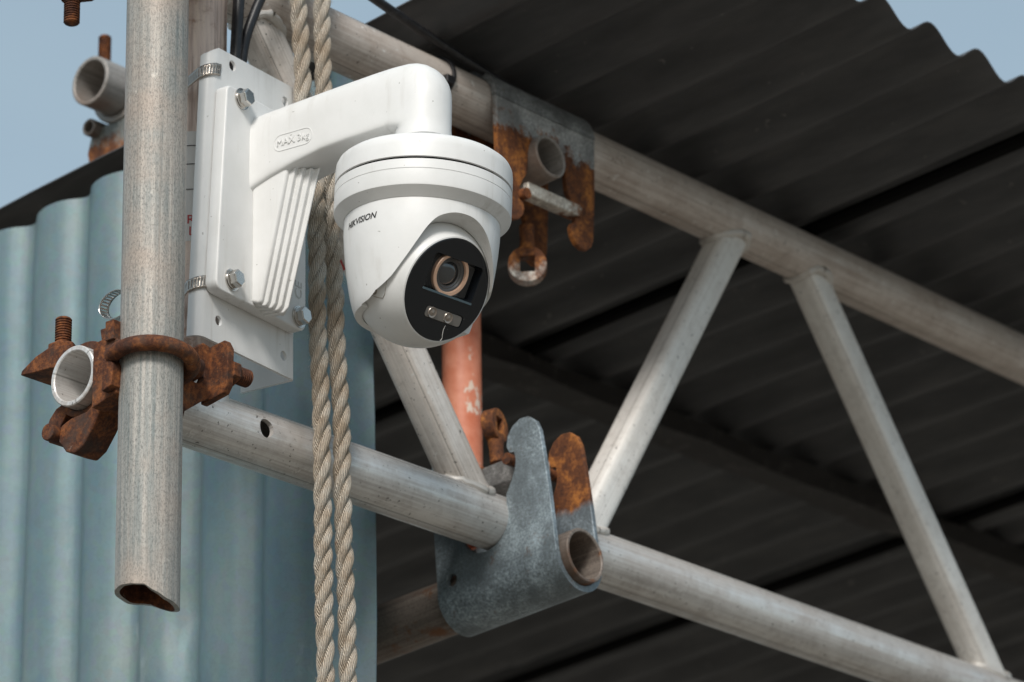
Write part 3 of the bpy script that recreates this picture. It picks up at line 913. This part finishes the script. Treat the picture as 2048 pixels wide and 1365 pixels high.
# ------------------------------------------------------------------ ropes
def interp(keys, z):
    for (z0, a), (z1, b) in zip(keys, keys[1:]):
        if z0 <= z <= z1:
            f = (z-z0)/(z1-z0); f = f*f*(3-2*f)
            return tuple(a[i]+(b[i]-a[i])*f for i in range(2))
    return keys[-1][1] if z > keys[-1][0] else keys[0][1]
def rope(keys, label, phase, r=.0072):
    z0, z1 = -.62, .62
    th = Thing('rope', label, 'rope', BEAM, (keys[0][1][0], keys[0][1][1], z0), 'pair of hanging ropes')
    rs = r*.515; ro = r*.535; pitch = .0600; step = .0021
    m = int((z1-z0)/step)
    for k in range(3):
        pts = []
        for i in range(m+1):
            z = z0 + (z1-z0)*i/m
            x, y = interp(keys, z)
            x += .0009*noise.noise((z*9, phase, 1)); y += .0009*noise.noise((z*9, phase, 5))
            a = 2*math.pi*(z/pitch) + 2*math.pi*k/3 + phase + .75*noise.noise((z*7, phase, 9)) + .25*noise.noise((z*21, phase, 2))
            rr = ro*(1+.06*noise.noise((z*30, k, phase)))
            pts.append((x + rr*math.cos(a), y + rr*math.sin(a), z))
        rad = [rs*(1+.13*noise.noise((i*.05, k*4.0, phase)) + .05*noise.noise((i*.21, k*4.0, phase))) for i in range(m+1)]
        g = G(); g.tube(pts, rad, 16, True)
        th.part('strand', g, M['rope'], smooth=60)
    g = G(); rnd = random.Random(int(phase*100)+3)
    for i in range(1300):                              # loose fibres
        z = rnd.uniform(z0, z1); x, y = interp(keys, z); a = rnd.uniform(0, 6.28)
        p = Vector((x + r*.93*math.cos(a), y + r*.93*math.sin(a), z))
        d = Vector((math.cos(a)*rnd.uniform(.2, 1), math.sin(a)*rnd.uniform(.2, 1), rnd.uniform(-1.3, .9)))
        q = p + d*rnd.uniform(.0008, .0030); q2 = q + Vector((d.x*.4, d.y*.4, -.8))*rnd.uniform(.0005, .002)
        g.tube([p, q, q2], [.00016, .00013, .00006], 3, False)
    th.part('loose_fibres', g, M['rope'], kind='stuff')
ropeA = [(-.62, (.040, .026)), (-.20, (.040, .0225)), (.00, (.040, .0180)), (.115, (.040, .0130)), (.205, (.042, .0090)), (.29, (.043, -.0080)), (.40, (.040, -.0120)), (.62, (.040, -.012))]
ropeB = [(-.62, (.040, .052)), (-.20, (.040, .0480)), (.00, (.040, .0415)), (.115, (.040, .0340)), (.205, (.042, .0270)), (.29, (.043, .0160)), (.40, (.040, .0180)), (.62, (.040, .018))]
rope(ropeA, 'twisted tan rope hanging beside the bracket, left of the pair', .3)
rope(ropeB, 'twisted tan rope on the right of the pair, next to the white camera', 2.1)

# ------------------------------------------------------------------ pole bracket (folded plate) on the end post
BX = Matrix(((0,0,1,0),(1,0,0,0),(0,1,0,0),(0,0,0,1)))      # prism xy -> (p, z), extruded along q
QZ = Matrix(((1,0,0,0),(0,0,1,0),(0,1,0,0),(0,0,0,1)))      # prism xy -> (q, z), extruded along p
brk = Thing('pole_bracket', 'white folded metal plate strapped to the pinkish end post', 'bracket', BRK, (.045, 0, .044))
th = .0026; RF = .0095; PL0 = -.0530; PLK = .0135
def folded():
    """front plate with a wide rounded left fold and a deep right return"""
    g = G(); rf = RF
    zs = [.0440, .0452, .10, .16, .22, .27, .2985, .2995]
    def section(z, inset):
        f = (z-.044)/.256
        pl = PL0 + PLK*f; pr = .0752 - .002*f
        q1 = .045
        rr = rf - inset
        out = []
        out.append((q1 - rf - .0015, pl + inset))
        for k in range(9):
            a = R(180 - 90*k/8)
            out.append((q1 - rf + rr*math.sin(a - math.pi/2 + math.pi/2) if False else q1 - rf + rr*math.sin(R(90*k/8)), pl + rf - rr*math.cos(R(90*k/8))))
        r2 = .0035
        for k in range(5):
            a = R(90*k/4); r3 = max(.0006, r2 - inset)
            out.append((q1 - r2 + r3*math.cos(a), pr - r2 + r3*math.sin(a)))
        out.append((q1 - .052, pr - inset))
        return out
    nsec = len(section(.1, 0)); vs = []
    for inset in (0, th):
        for z in zs:
            # rounded upper corners: lower the outer ends of the top row
            for q, p in section(z, inset):
                zz = z
                if z > .27:
                    d = max(0, .022 - (p + .040)); zz = z - (d**2)/.045 - max(0, .036-q)*.2
                vs.append((q, p, zz))
    m = len(zs); fs = []
    for L in range(2):
        b = L*m*nsec
        for i in range(m-1):
            for k in range(nsec-1):
                fs.append((b+i*nsec+k, b+i*nsec+k+1, b+(i+1)*nsec+k+1, b+(i+1)*nsec+k))
    o = m*nsec
    for k in range(nsec-1):
        fs.append((k, o+k, o+k+1, k+1)); t = (m-1)*nsec
        fs.append((t+k, t+k+1, o+t+k+1, o+t+k))
    for i in range(m-1):
        fs.append((i*nsec, (i+1)*nsec, o+(i+1)*nsec, o+i*nsec)); e = nsec-1
        fs.append((i*nsec+e, o+i*nsec+e, o+(i+1)*nsec+e, (i+1)*nsec+e))
    g.add(vs, fs); return g
me = folded().mesh('folded_plate', 40)
cuts = []
for p, z, r in ((-.0118, .2875, .0045), (-.0266, .0629, .0042), (.0596, .0604, .0042), (.0600, .283, .0042)):
    c = G(); c.tube([(.03, p, z), (.06, p, z)], r, 20); cuts.append(c.mesh('c'))
fm = bool_diff(me, cuts); fm.materials.clear()
fm.polygons.foreach_set('use_smooth', [True]*len(fm.polygons)); fm.set_sharp_from_angle(angle=R(40))
fp = brk.part('folded_plate', fm, M['white'])

# hose clamps
def band(pts, zc, h, slots, W=Vector((0, 0, 1))):
    """steel band along pts (q,p,dz); slotted along the given fraction range"""
    g = G(); L = [0]; P = [Vector(p) for p in pts]
    for a, b in zip(P, P[1:]): L.append(L[-1] + (b-a).length)
    def at(l):
        l = min(max(l, 0), L[-1])
        for i in range(len(P)-1):
            if l <= L[i+1] or i == len(P)-2:
                f = (l-L[i])/max(1e-9, L[i+1]-L[i]); return P[i].lerp(P[i+1], f)
    pitch = .0026; l = 0
    while l < L[-1]-1e-6:
        l1 = min(l+pitch, L[-1]); fr = l/L[-1]
        if slots[0] <= fr <= slots[1]:
            xs = [l, l+pitch*.28, l+pitch*.72, l1]; zs = [-.5, -.32, .32, .5]
            sk = [.0006, 0]
            vs = []
            for j, zz in enumerate(zs):
                for i, x in enumerate(xs):
                    p = at(min(x + zz*pitch*.35, L[-1])); vs.append(p + Vector((0, 0, zc)) + W*(zz*h))
            fs = [(j*4+i, j*4+i+1, (j+1)*4+i+1, (j+1)*4+i) for j in range(3) for i in range(3) if not (i == 1 and j == 1)]
            g.add(vs, fs)
        else:
            p, q = at(l), at(l1)
            zo = Vector((0, 0, zc)); g.add([p+zo-W*h/2, q+zo-W*h/2, q+zo+W*h/2, p+zo+W*h/2], [(0,1,2,3)])
        l = l1
    return g
def hose_clamp(zc, label, loop):
    t = Thing('hose_clamp', label, 'clamp', BRK, (0, 0, zc), 'hose clamps on the bracket')
    pts = []
    for k in range(29):                               # round the post, from behind to the plate's left fold
        a = R(150 + 100*k/28)
        pts.append(((RT+.0014)*math.cos(a), (RT+.0014)*math.sin(a), 0))
    f = (zc-.044)/.256; pl = PL0 + PLK*f
    A = Vector(pts[-1]); Bp = Vector((.0345, pl-.0012, .004))
    pts += [tuple(A.lerp(Bp, k/6)) for k in range(1, 7)]
    for k in range(1, 7):
        w = R(75*k/6); pts.append((.045-RF+(RF+.0011)*math.sin(w), pl+RF-(RF+.0012)*math.cos(w), .004+.004*k/6))
    pts += [(.0457, pl+RF+.0005+.0015*k, .0085+.0004*k) for k in range(0, 3)]
    g = band(pts, zc, .0100, (.42, 1.0))
    o = t.part('band', g, M['band'], smooth=50)
    s = o.modifiers.new('thick', 'SOLIDIFY'); s.thickness = .0007; s.offset = 1
    if loop:                                          # free tail curling out on the far side
        key = [(-.024, -.022, .010), (-.034, -.034, .0190), (-.0445, -.036, .0235), (-.0545, -.037, .0205), (-.0605, -.037, .0140), (-.0600, -.037, .0070), (-.0530, -.037, .0010), (-.0430, -.037, .0000), (-.030, -.037, .004)]
        tail = []
        for i in range(len(key)-1):
            p0, p1, p2, p3 = [Vector(key[min(max(i+d, 0), len(key)-1)]) for d in (-1, 0, 1, 2)]
            for k in range(5):
                f = k/5; tail.append(.5*((2*p1) + (-p0+p2)*f + (2*p0-5*p1+4*p2-p3)*f*f + (-p0+3*p1-3*p2+p3)*f**3))
        g = band(tail, zc, .0100, (.0, .9), Vector((.25, .95, .1))); o = t.part('band_tail', g, M['steel'], smooth=50)
        s = o.modifiers.new('thick', 'SOLIDIFY'); s.thickness = .0007; s.offset = 1
    g = G(); g.box((-.036, -.004, zc-.0065), (-.0255, .014, zc+.0065)); b = t.part('screw_housing', g, M['steel'], bevel=.0012)
    g = G(); hex_prism(g, (-.031, .013, zc), (0, 1, 0), .0048, .006); t.part('screw', g, M['steel'], b)
hose_clamp(.268, 'slotted steel hose clamp round the post at the top of the bracket', False)
hose_clamp(.082, 'slotted steel hose clamp with its loose tail curling out behind the pole', True)

# ------------------------------------------------------------------ wall arm bolted to the bracket
arm = Thing('camera_arm', 'white moulded arm bolted to the bracket, carrying the camera', 'bracket', BRK, (.045, .018, .081))
g = G()
def base_poly():
    return arc(-.0345+.006, .2605-.006, .006, 90, 180, 6) + arc(-.0455+.008, .0815+.008, .008, 180, 270, 6) + arc(.0735-.008, .0815+.008, .008, 270, 360, 6) + arc(.0735-.008, .2605-.008, .008, 0, 90, 6)
g.prism(base_poly(), .0451, .0570, BX)
arm.part('base_plate', g, M['white'], bevel=.0016, seg=3)
# arm body: loft along the arm, turning down into the socket
PC = .018
secs = []   # (q, z, dir angle deg (0 = along q, 90 = down), half height, half width, exponent)
for q, zt, zb, hw, e in ((.0560, .2470, .1790, .0222, 3.6), (.0600, .2475, .1812, .0215, 3.4), (.075, .2490, .1862, .0212, 3.2), (.100, .2508, .1925, .0212, 3.1), (.125, .2525, .1972, .0212, 3.0), (.150, .2542, .1990, .0213, 2.9), (.170, .2555, .1996, .0214, 2.8)):
    secs.append((q, (zt+zb)/2, 0, (zt-zb)/2, hw, e))
def elbow_reach(a):
    # distance from the inner corner of the elbow to its rounded outer skin
    L = .03
    while True:
        q, z = .1850 + L*math.sin(R(a)), .1985 + L*math.cos(R(a))
        if not ((q <= .2015 and z <= .2562) or (z <= .2265 and q <= .2311) or (q-.2015)**2 + (z-.2265)**2 <= .0296**2): return L
        L += .0001
for a, L in [(k*6.0, elbow_reach(k*6.0)) for k in range(16)]:
    m_ = (L+.0020)/2
    secs.append((.1850 + m_*math.sin(R(a)), .1985 + m_*math.cos(R(a)), a, (L-.0020)/2, .0216, 2.7 - .7*a/90))
secs += [(.2090, .1940, 90, .0223, .0221, 2), (.2088, .1890, 90, .0222, .0222, 2)]
g = G(); n = 56; vs = []
for q, z, a, hh, hw, e in secs:
    ca, sa = math.cos(R(a)), math.sin(R(a))
    for k in range(n):
        t = 2*math.pi*k/n; c, s_ = math.cos(t), math.sin(t)
        ee = e if s_ > 0 else (12 if a == 0 else 12 - 10*a/90)      # rounded top, sharp lower edges
        x = hw*math.copysign(abs(c)**(2/ee), c); y = hh*math.copysign(abs(s_)**(2/ee), s_)
        vs.append((q + y*sa, PC + x, z + y*ca))
m = len(secs)
fs = [(i*n+k, i*n+(k+1)%n, (i+1)*n+(k+1)%n, (i+1)*n+k) for i in range(m-1) for k in range(n)] + [tuple(range(n-1, -1, -1)), tuple((m-1)*n+k for k in range(n))]
g.add(vs, fs)
arm_body = arm.part('arm', g, M['white'], smooth=60)
g = G(); g.lathe([(.0, .1915), (.0205, .1915), (.0205, .180), (.0, .180)], 40, Matrix.Translation((.2087, PC, 0))); arm.part('socket_collar', g, M['white'], arm_body)
# stepped gusset below the arm
gus = None
for i in range(5):
    hw = .0178 - .0042*i
    dq = .0046*i
    pts = [(.0560, .192), (.0560, .0845 - .0016*i), (.0640 + dq*.62, .0815 - .0012*i)] + [(.0664+dq*.75, .0850 - .0010*i), (.0785+dq*.9, .136), (.0905 + dq, .1885), (.0920 + dq, .1925)]
    g = G(); g.prism(pts, PC-hw, PC+hw, QZ)
    o = arm.part('gusset' if i == 0 else 'gusset_rib', g, M['white'], gus, bevel=.0014 if i else .003, seg=3)
    if i == 0: gus = o
# bolts
for p, z in ((-.0154, .2535), (-.0262, .0945), (.0632, .0920), (.0585, .2535)):
    g = G(); Mx = Matrix.Translation((.0570, p, z)) @ Matrix.Rotation(R(90), 4, 'Y')
    g.lathe([(0, 0), (.0090, 0), (.0090, .0012), (.0062, .0013)], 32, Mx)
    g.lathe([(.0080, .0013), (.0080, .0026), (.0052, .0028)], 28, Mx)
    w = arm.part('washer', g, M['steel'])
    g = G(); hex_prism(g, (.0596, p, z), (1, 0, 0), .0073, .0062, .14, 6, .3); b = arm.part('hex_bolt', g, M['steel'], w, bevel=.0003)
# raised rating lettering on the arm's side
g = G(); q0, q1, z0, z1 = .0800, .1180, .2050, .2195
outer = rrect(q0, z0, q1, z1, .0072, 8); inner = rrect(q0+.0008, z0+.0008, q1-.0008, z1-.0008, .0064, 8)
nn = len(outer); yf = PC - .0216
vs = [(x, yf, z) for x, z in outer] + [(x, yf, z) for x, z in inner] + [(x, yf+.0015, z) for x, z in outer] + [(x, yf+.0015, z) for x, z in inner]
fs = []
for k in range(nn):
    j = (k+1) % nn
    fs += [(k, j, nn+j, nn+k), (k, 2*nn+k, 2*nn+j, j), (nn+k, nn+j, 3*nn+j, 3*nn+k)]
g.add(vs, fs); rt = arm.part('rating_frame', g, M['white'], arm_body, bevel=.0002)
me = text_mesh('MAX 3kg', .0083, 0, .0006)
me.transform(frame_from(((q0+q1)/2, yf+.0002, (z0+z1)/2 - .0002), (1,0,0), (0,0,1), (0,-1,0)))
arm.part('rating_lettering', me, M['white'], arm_body)
me = text_mesh('CE', .0130, 0, .0001)
me.transform(frame_from((.0573, .0622, .1150), (0,0,1), (0,1,0), (-1,0,0)) @ Matrix.Diagonal((1,1,1,1)))
me.transform(Matrix.Translation((0, 0, 0)))
arm.part('moulded_mark', me, M['band'])

# ------------------------------------------------------------------ turret camera
TILT = Matrix.Rotation(R(-2.6), 4, Vector((.537, -.843, 0)).normalized())
CAMF = BRK @ Matrix.Translation((.2087, PC, .1472)) @ TILT
cmr = Thing('security_camera', 'white turret security camera with a black round face hanging from the arm', 'camera', CAMF, (0, 0, .036))
# local z = 0 at the black joint line; z up
g = G(); g.lathe([(0, .0330), (.026, .0325), (.045, .0285), (.058, .0245), (.0640, .0220), (.0672, .0195), (.0686, .0165), (.0690, .0125), (.0690, .0010), (.0668, .0008), (.0, .0008)], 96)
cap = cmr.part('mount_cap', g, M['white'], smooth=30)
g = G(); g.lathe([(.0672, .0010), (.0672, -.0013)], 96); cmr.part('joint_gap', g, M['gap'], cap)
g = G(); g.lathe([(0, -.0011), (.0668, -.0011), (.0690, -.0013), (.0690, -.0087), (.0684, -.0089), (.0684, -.0092), (.0690, -.0094), (.0689, -.0212), (.0686, -.0224), (.0612, -.0292), (.056, -.0294), (0, -.0294)], 96)
cmr.part('retaining_ring', g, M['white'], smooth=30)
# turret cup: solid of revolution, minus the ball space, minus the arch in front
ZB = -.0727                                           # ball centre
body_prof = [(0, -.0292), (.0606, -.0292), (.0604, -.040), (.0594, -.052), (.0580, -.064), (.0562, -.076), (.0540, -.088), (.0515, -.098), (.0498, -.1030), (.0488, -.1050), (0, -.1050)]
g = G(); g.lathe(body_prof, 96); cup = g.mesh('turret_cup', 30)
def ball_prof(r, n=28, d=None):
    return [(r*math.sin(math.pi*i/n), -r*math.cos(math.pi*i/n)) for i in range(n+1)]
g = G(); g.lathe(ball_prof(.0538, 36), 72, Matrix.Translation((0, 0, ZB))); cb = g.mesh('c')
# arch cutter: faces the direction 23 deg right of the viewer; in CAMF x = q, y = p
CA = R(-90+34) + R(32.5)                              # world azimuth -> bracket frame
ax = Vector((math.cos(CA), math.sin(CA), 0)); tx = Vector((-math.sin(CA), math.cos(CA), 0))
prof = [(0, .0335), (.010, .0325), (.0205, .0282), (.0275, .0205), (.0330, .0110), (.0385, .0005), (.0440, -.0100), (.0490, -.0195), (.0540, -.0275), (.0590, -.0340), (.064, -.042), (.064, -.070)]
rprof = [(0, .0335), (.010, .0325), (.0205, .0282), (.0290, .0215), (.0375, .0120), (.0460, .0020), (.0540, -.0080), (.064, -.020), (.064, -.070)]   # wider towards the lens side
full = rprof + [(-x, z) for x, z in prof[::-1] if x > 0]
# densify
dense = []
for i in range(len(full)):
    a, b = full[i], full[(i+1) % len(full)]
    p0, p3 = full[i-1], full[(i+2) % len(full)]
    flat = min(a[1], b[1]) < -.036
    for k in range(4):
        f = k/4
        if flat: dense.append((a[0]+(b[0]-a[0])*f, a[1]+(b[1]-a[1])*f))
        else: dense.append(tuple(.5*(2*a[c] + (b[c]-p0[c])*f + (2*p0[c]-5*a[c]+4*b[c]-p3[c])*f*f + (3*a[c]-p0[c]-3*b[c]+p3[c])*f**3) for c in (0, 1)))
g = G(); vs = []; nd = len(dense)
for dist, sc in ((-.004, .86), (.030, .90), (.060, 1.02), (.075, 1.07)):
    for x, z in dense:
        zz = z*sc if z > -.03 else z
        p = ax*dist + tx*(x*sc) + Vector((0, 0, ZB + zz))
        vs.append(p)
fs = [(i*nd+k, i*nd+(k+1)%nd, (i+1)*nd+(k+1)%nd, (i+1)*nd+k) for i in range(3) for k in range(nd)] + [tuple(range(nd-1, -1, -1)), tuple(3*nd+k for k in range(nd))]
g.add(vs, fs); ca = g.mesh('c2')
cm2 = bool_diff(cup, [cb, ca]); cm2.materials.clear()
cm2.polygons.foreach_set('use_smooth', [True]*len(cm2.polygons)); cm2.set_sharp_from_angle(angle=R(28))
tc = cmr.part('turret_cup', cm2, M['white'])
b_ = tc.modifiers.new('bevel', 'BEVEL'); b_.width = .0007; b_.segments = 2; b_.limit_method = 'ANGLE'; b_.angle_limit = R(50)
# ball with flat face; lens axis in CAMF coordinates
TI = TILT.inverted().to_3x3(); NL = TI @ Vector((.84433, -.17178, -.50754)).normalized(); HX = TI @ Vector((.19937, .97992, 0)).normalized(); VY = NL.cross(HX) if NL.cross(HX).z > 0 else HX.cross(NL)
BALL = frame_from((0, 0, ZB), HX, VY, NL) if HX.cross(VY).dot(NL) > 0 else frame_from((0, 0, ZB), -HX, VY, NL)
sgn = 1 if HX.cross(VY).dot(NL) > 0 else -1
rB = .0532; dF = .0332; rF = math.sqrt(rB**2 - dF**2)
pr = []
amax = math.acos(dF/rB)
for i in range(34):
    a = math.pi - (math.pi - amax)*i/33
    pr.append((rB*math.sin(a), rB*math.cos(a)))
pr += [(rF-.0010, dF+.0004), (rF-.0016, dF-.0006), (rF-.0024, dF-.010), (0, dF-.010)]
g = G(); g.lathe(pr, 96, BALL); bl = cmr.part('eyeball', g, M['white'], smooth=30)
# black face plate with the lens recess and the lamp slot
def FP(h, v, d=0): return BALL @ Vector((sgn*h, v, dF + d))
face = G(); face.lathe([(0, -.0075), (rF-.0012, -.0075), (rF-.0010, .0000), (rF-.0018, .0009), (0, .0009)], 96, BALL @ Matrix.Translation((0, 0, dF)))
fm_ = face.mesh('face', 30)
rec = G(); top_ = rrect(-.0235, -.0040, .0275, .0245, .003, 4); nr = len(top_)
vs = [FP(x, y, .004) for x, y in top_] + [FP(x, y, .0) for x, y in top_] + [FP(x*.93+.0002, y*.9+.001, -.0068) for x, y in top_]
rec.add(vs, [(i*nr+k, i*nr+(k+1)%nr, (i+1)*nr+(k+1)%nr, (i+1)*nr+k) for i in range(2) for k in range(nr)] + [tuple(range(nr-1, -1, -1)), tuple(2*nr+k for k in range(nr))])
slot = G(); sl_ = rrect(-.0135, -.0250, .0255, -.0152, .003, 5); ns_ = len(sl_)
vs = [FP(x, y, .004) for x, y in sl_] + [FP(x, y, -.0022) for x, y in sl_]
slot.add(vs, [(k, (k+1)%ns_, ns_+(k+1)%ns_, ns_+k) for k in range(ns_)] + [tuple(range(ns_-1, -1, -1)), tuple(ns_+k for k in range(ns_))])
fm2 = bool_diff(fm_, [rec.mesh('c'), slot.mesh('c')]); fm2.materials.clear()
fm2.polygons.foreach_set('use_smooth', [True]*len(fm2.polygons)); fm2.set_sharp_from_angle(angle=R(25))
fo = cmr.part('face_plate', fm2, M['face'], bl)
g = G(); bz = rrect(-.0215, -.0025, .0255, .0228, .002, 3); nb_ = len(bz)
vs = [FP(x, y, -.0062) for x, y in bz] + [FP(x, y, -.0075) for x, y in bz]
g.add(vs, [(k, (k+1)%nb_, nb_+(k+1)%nb_, nb_+k) for k in range(nb_)] + [tuple(range(nb_)), tuple(range(2*nb_-1, nb_-1, -1))]); cmr.part('lens_bezel', g, M['barrel'], bl)
for k in range(6):
    g = G(); x0 = .0185 + k*.0011
    vs = [FP(x0, -.0015, -.0060), FP(x0+.0005, -.0015, -.0060), FP(x0+.0005, .0205, -.0060), FP(x0, .0205, -.0060)] + [FP(x0, -.0015, -.0052), FP(x0+.0005, -.0015, -.0052), FP(x0+.0005, .0205, -.0052), FP(x0, .0205, -.0052)]
    g.add(vs, [(0,1,2,3), (4,7,6,5), (0,4,5,1), (1,5,6,2), (2,6,7,3), (3,7,4,0)]); cmr.part('bezel_rib', g, M['barrel'], bl)
LM = BALL @ Matrix.Translation((sgn*.0003, .0118, dF)) @ Matrix.Diagonal((1.06, 1.06, 1, 1))
g = G(); g.lathe([(.0205, -.0066), (.0195, -.0052), (.0186, -.0058), (.0178, -.0046), (.0170, -.0052), (.0166, -.0040), (.0158, -.0040)], 56, LM); ln = cmr.part('lens_barrel', g, M['barrel'], bl)
g = G(); g.lathe([(.0162, -.0045), (.0162, -.0012), (.0156, -.0006), (.0134, -.0009), (.0130, -.0026)], 56, LM); cmr.part('copper_ring', g, M['copper'], bl)
g = G(); g.lathe([(.0136, -.0030), (.0120, -.0034), (.0112, -.0044), (.0104, -.0042), (.0096, -.0050), (.0088, -.0048)], 48, LM); cmr.part('lens_throat', g, M['barrel'], bl)
g = G(); g.lathe([(.0090, -.0056), (.0070, -.0040), (.0045, -.0030), (.0020, -.0026), (0.0001, -.0025)], 40, LM); cmr.part('lens_glass', g, M['lens'], bl)
for h_, v_ in ((-.0188, .0120), (-.0184, .0158), (-.0176, .0082)):
    g = G(); g.lathe([(.0011, -.0064), (.0011, -.0052), (.0006, -.0050), (0, -.0050)], 10, BALL @ Matrix.Translation((sgn*h_, v_, dF))); cmr.part('sensor_pin', g, M['steel'], bl)
g = G(); lg = rrect(-.0240, -.0052, .0280, -.0036, .0006, 3)
vs = [FP(x, y, .0013) for x, y in lg] + [FP(x, y, -.006) for x, y in lg]; nl_ = len(lg)
g.add(vs, [(k, (k+1)%nl_, nl_+(k+1)%nl_, nl_+k) for k in range(nl_)] + [tuple(range(nl_)), tuple(range(2*nl_-1, nl_-1, -1))]); cmr.part('recess_ledge', g, M['ledge'], bl)
g = G(); lw = rrect(-.0128, -.0245, .0248, -.0158, .0026, 5); nl_ = len(lw)
vs = [FP(x, y, .0006) for x, y in lw] + [FP(x, y, -.0015) for x, y in lw]
g.add(vs, [(k, (k+1)%nl_, nl_+(k+1)%nl_, nl_+k) for k in range(nl_)] + [tuple(range(nl_)), tuple(range(2*nl_-1, nl_-1, -1))]); cmr.part('lamp_window', g, M['ledwin'], bl, bevel=.0003)
for h_ in (-.0062, .0108):
    g = G(); g.lathe([(.0044, .0007), (.0040, .0016), (.0028, .0010), (.0016, .0013), (0.00005, .0018)], 24, BALL @ Matrix.Translation((sgn*h_, -.0201, dF))); cmr.part('lamp_reflector', g, M['led'], bl)
# pale scratch below the lamp window
g = G(); g.tube([FP(.0108, -.0262, .0010), FP(.0104, -.0300, .0010), FP(.0112, -.0335, .0010), FP(.0122, -.0362, .0010), FP(.0114, -.0385, .0010)], [.00012, .00022, .0003, .0002, .00035], 5); cmr.part('scratch', g, M['sticker'], bl)
# service cover seam and screw on the ball
def on_ball(x, up, off=.0001):
    """point of the ball at screen-like offsets (right, up) from its centre, on the viewer side, in CAMF"""
    rt_ = Vector((math.cos(R(32.5)), math.sin(R(32.5)), 0))          # world +x in bracket frame
    yv = Vector((math.sin(R(-32.5))*-1*-1, math.cos(R(32.5)), 0))
    yv = Vector((-math.sin(R(32.5)), math.cos(R(32.5)), 0))          # world +y in bracket frame
    f = yv*math.cos(R(23)) + Vector((0, 0, math.sin(R(23))))
    u = rt_.cross(f)
    d2 = max(0, rB*rB - x*x - up*up)
    return Vector((0, 0, ZB)) + (rt_*x + u*up - f*math.sqrt(d2))*(1 + off/rB)
k_ = 1/2600.0
seam = [(793, 522), (789, 560), (785, 588), (781, 596), (770, 595), (750, 588), (744, 580), (743, 574)]
g = G(); g.tube([on_ball((x-849)*k_, -(y-559)*k_) for x, y in seam], .00028, 6); cmr.part('cover_seam', g, M['band'], bl)
p = on_ball((763-849)*k_, -(582-559)*k_, 0); nrm = (p - Vector((0, 0, ZB))).normalized()
Q = Matrix.Translation(p) @ nrm.to_track_quat('Z', 'Y').to_matrix().to_4x4()
g = G(); g.lathe([(.0030, -.001), (.0030, .0004), (.0024, .0002), (.0010, -.0002), (0.0001, -.0003)], 20, Q); cmr.part('cover_screw', g, M['band'], bl)
# maker's lettering printed on the cup
me = text_mesh('HIKVISION', .0068, .30, 0, .00013)
xs = [v.co.x for v in me.vertices]; wdt = max(xs)-min(xs); sc_ = .0355/wdt
def r_at(z):
    for (r0, z0), (r1, z1) in zip(body_prof[1:], body_prof[2:]):
        if z1 <= z <= z0: return r0 + (r1-r0)*(z0-z)/(z0-z1)
    return .06
AZ0 = R(-90-50) + R(32.5)
for v in me.vertices:
    x, y = v.co.x*sc_, v.co.y
    z = -.0412 + y - .00*x
    r = r_at(z) + .00025
    a = AZ0 + x/.0605
    v.co = Vector((r*math.cos(a), r*math.sin(a), z))
cmr.part('maker_lettering', me, M['print'], tc)

# ------------------------------------------------------------------ cables
def cable(pts, r, label, frame=BEAM):
    P = [Vector(p) for p in pts]; out = []
    for i in range(len(P)-1):
        p0, p1, p2, p3 = P[max(i-1, 0)], P[i], P[i+1], P[min(i+2, len(P)-1)]
        for k in range(8):
            t = k/8
            out.append(.5*((2*p1) + (-p0+p2)*t + (2*p0-5*p1+4*p2-p3)*t*t + (-p0+3*p1-3*p2+p3)*t**3))
    out.append(P[-1])
    g = G(); g.tube(out, r, 14)
    return single('black_cable', g, M['black'], label, 'cable', frame, pts[0])
cable([(.030, -.078, .20), (.030, -.076, .27), (.0315, -.074, .33), (.033, -.071, .42), (.034, -.070, .60)], .0048, 'straight black cable rising from the top of the white bracket')
cable([(.028, -.066, .24), (.030, -.066, .31), (.034, -.055, .355), (.040, -.036, .40), (.048, -.010, .47)], .0042, 'black cable slanting away to the right above the white bracket')
cable([(.030, -.06, H+.047), (.030, .06, H+.040), (.024, .14, H+.034), (.018, .22, H+.028), (.010, .30, H+.026), (-.004, .40, H+.026), (-.012, .9, H+.028)], .0042, 'black cable lying along the top of the upper beam tube')
# cable tie round the upper chord
ct = Thing('cable_tie', 'black cable tie round the upper beam tube beside the rusty clamp', 'cable tie', BEAM, (0, .185, H))
pts = [((RT+.0012)*math.cos(2*math.pi*k/40), .192 + .010*math.sin(2*math.pi*k/40 + 1.0), H+(RT+.0012)*math.sin(2*math.pi*k/40)) for k in range(41)]
g = G(); g.tube(pts, .0021, 8, False); ct.part('strap', g, M['black'])
g = G(); g.box((RT-.001, .186, H-.010), (RT+.0065, .196, H-.002)); ct.part('head', g, M['black'], bevel=.001)
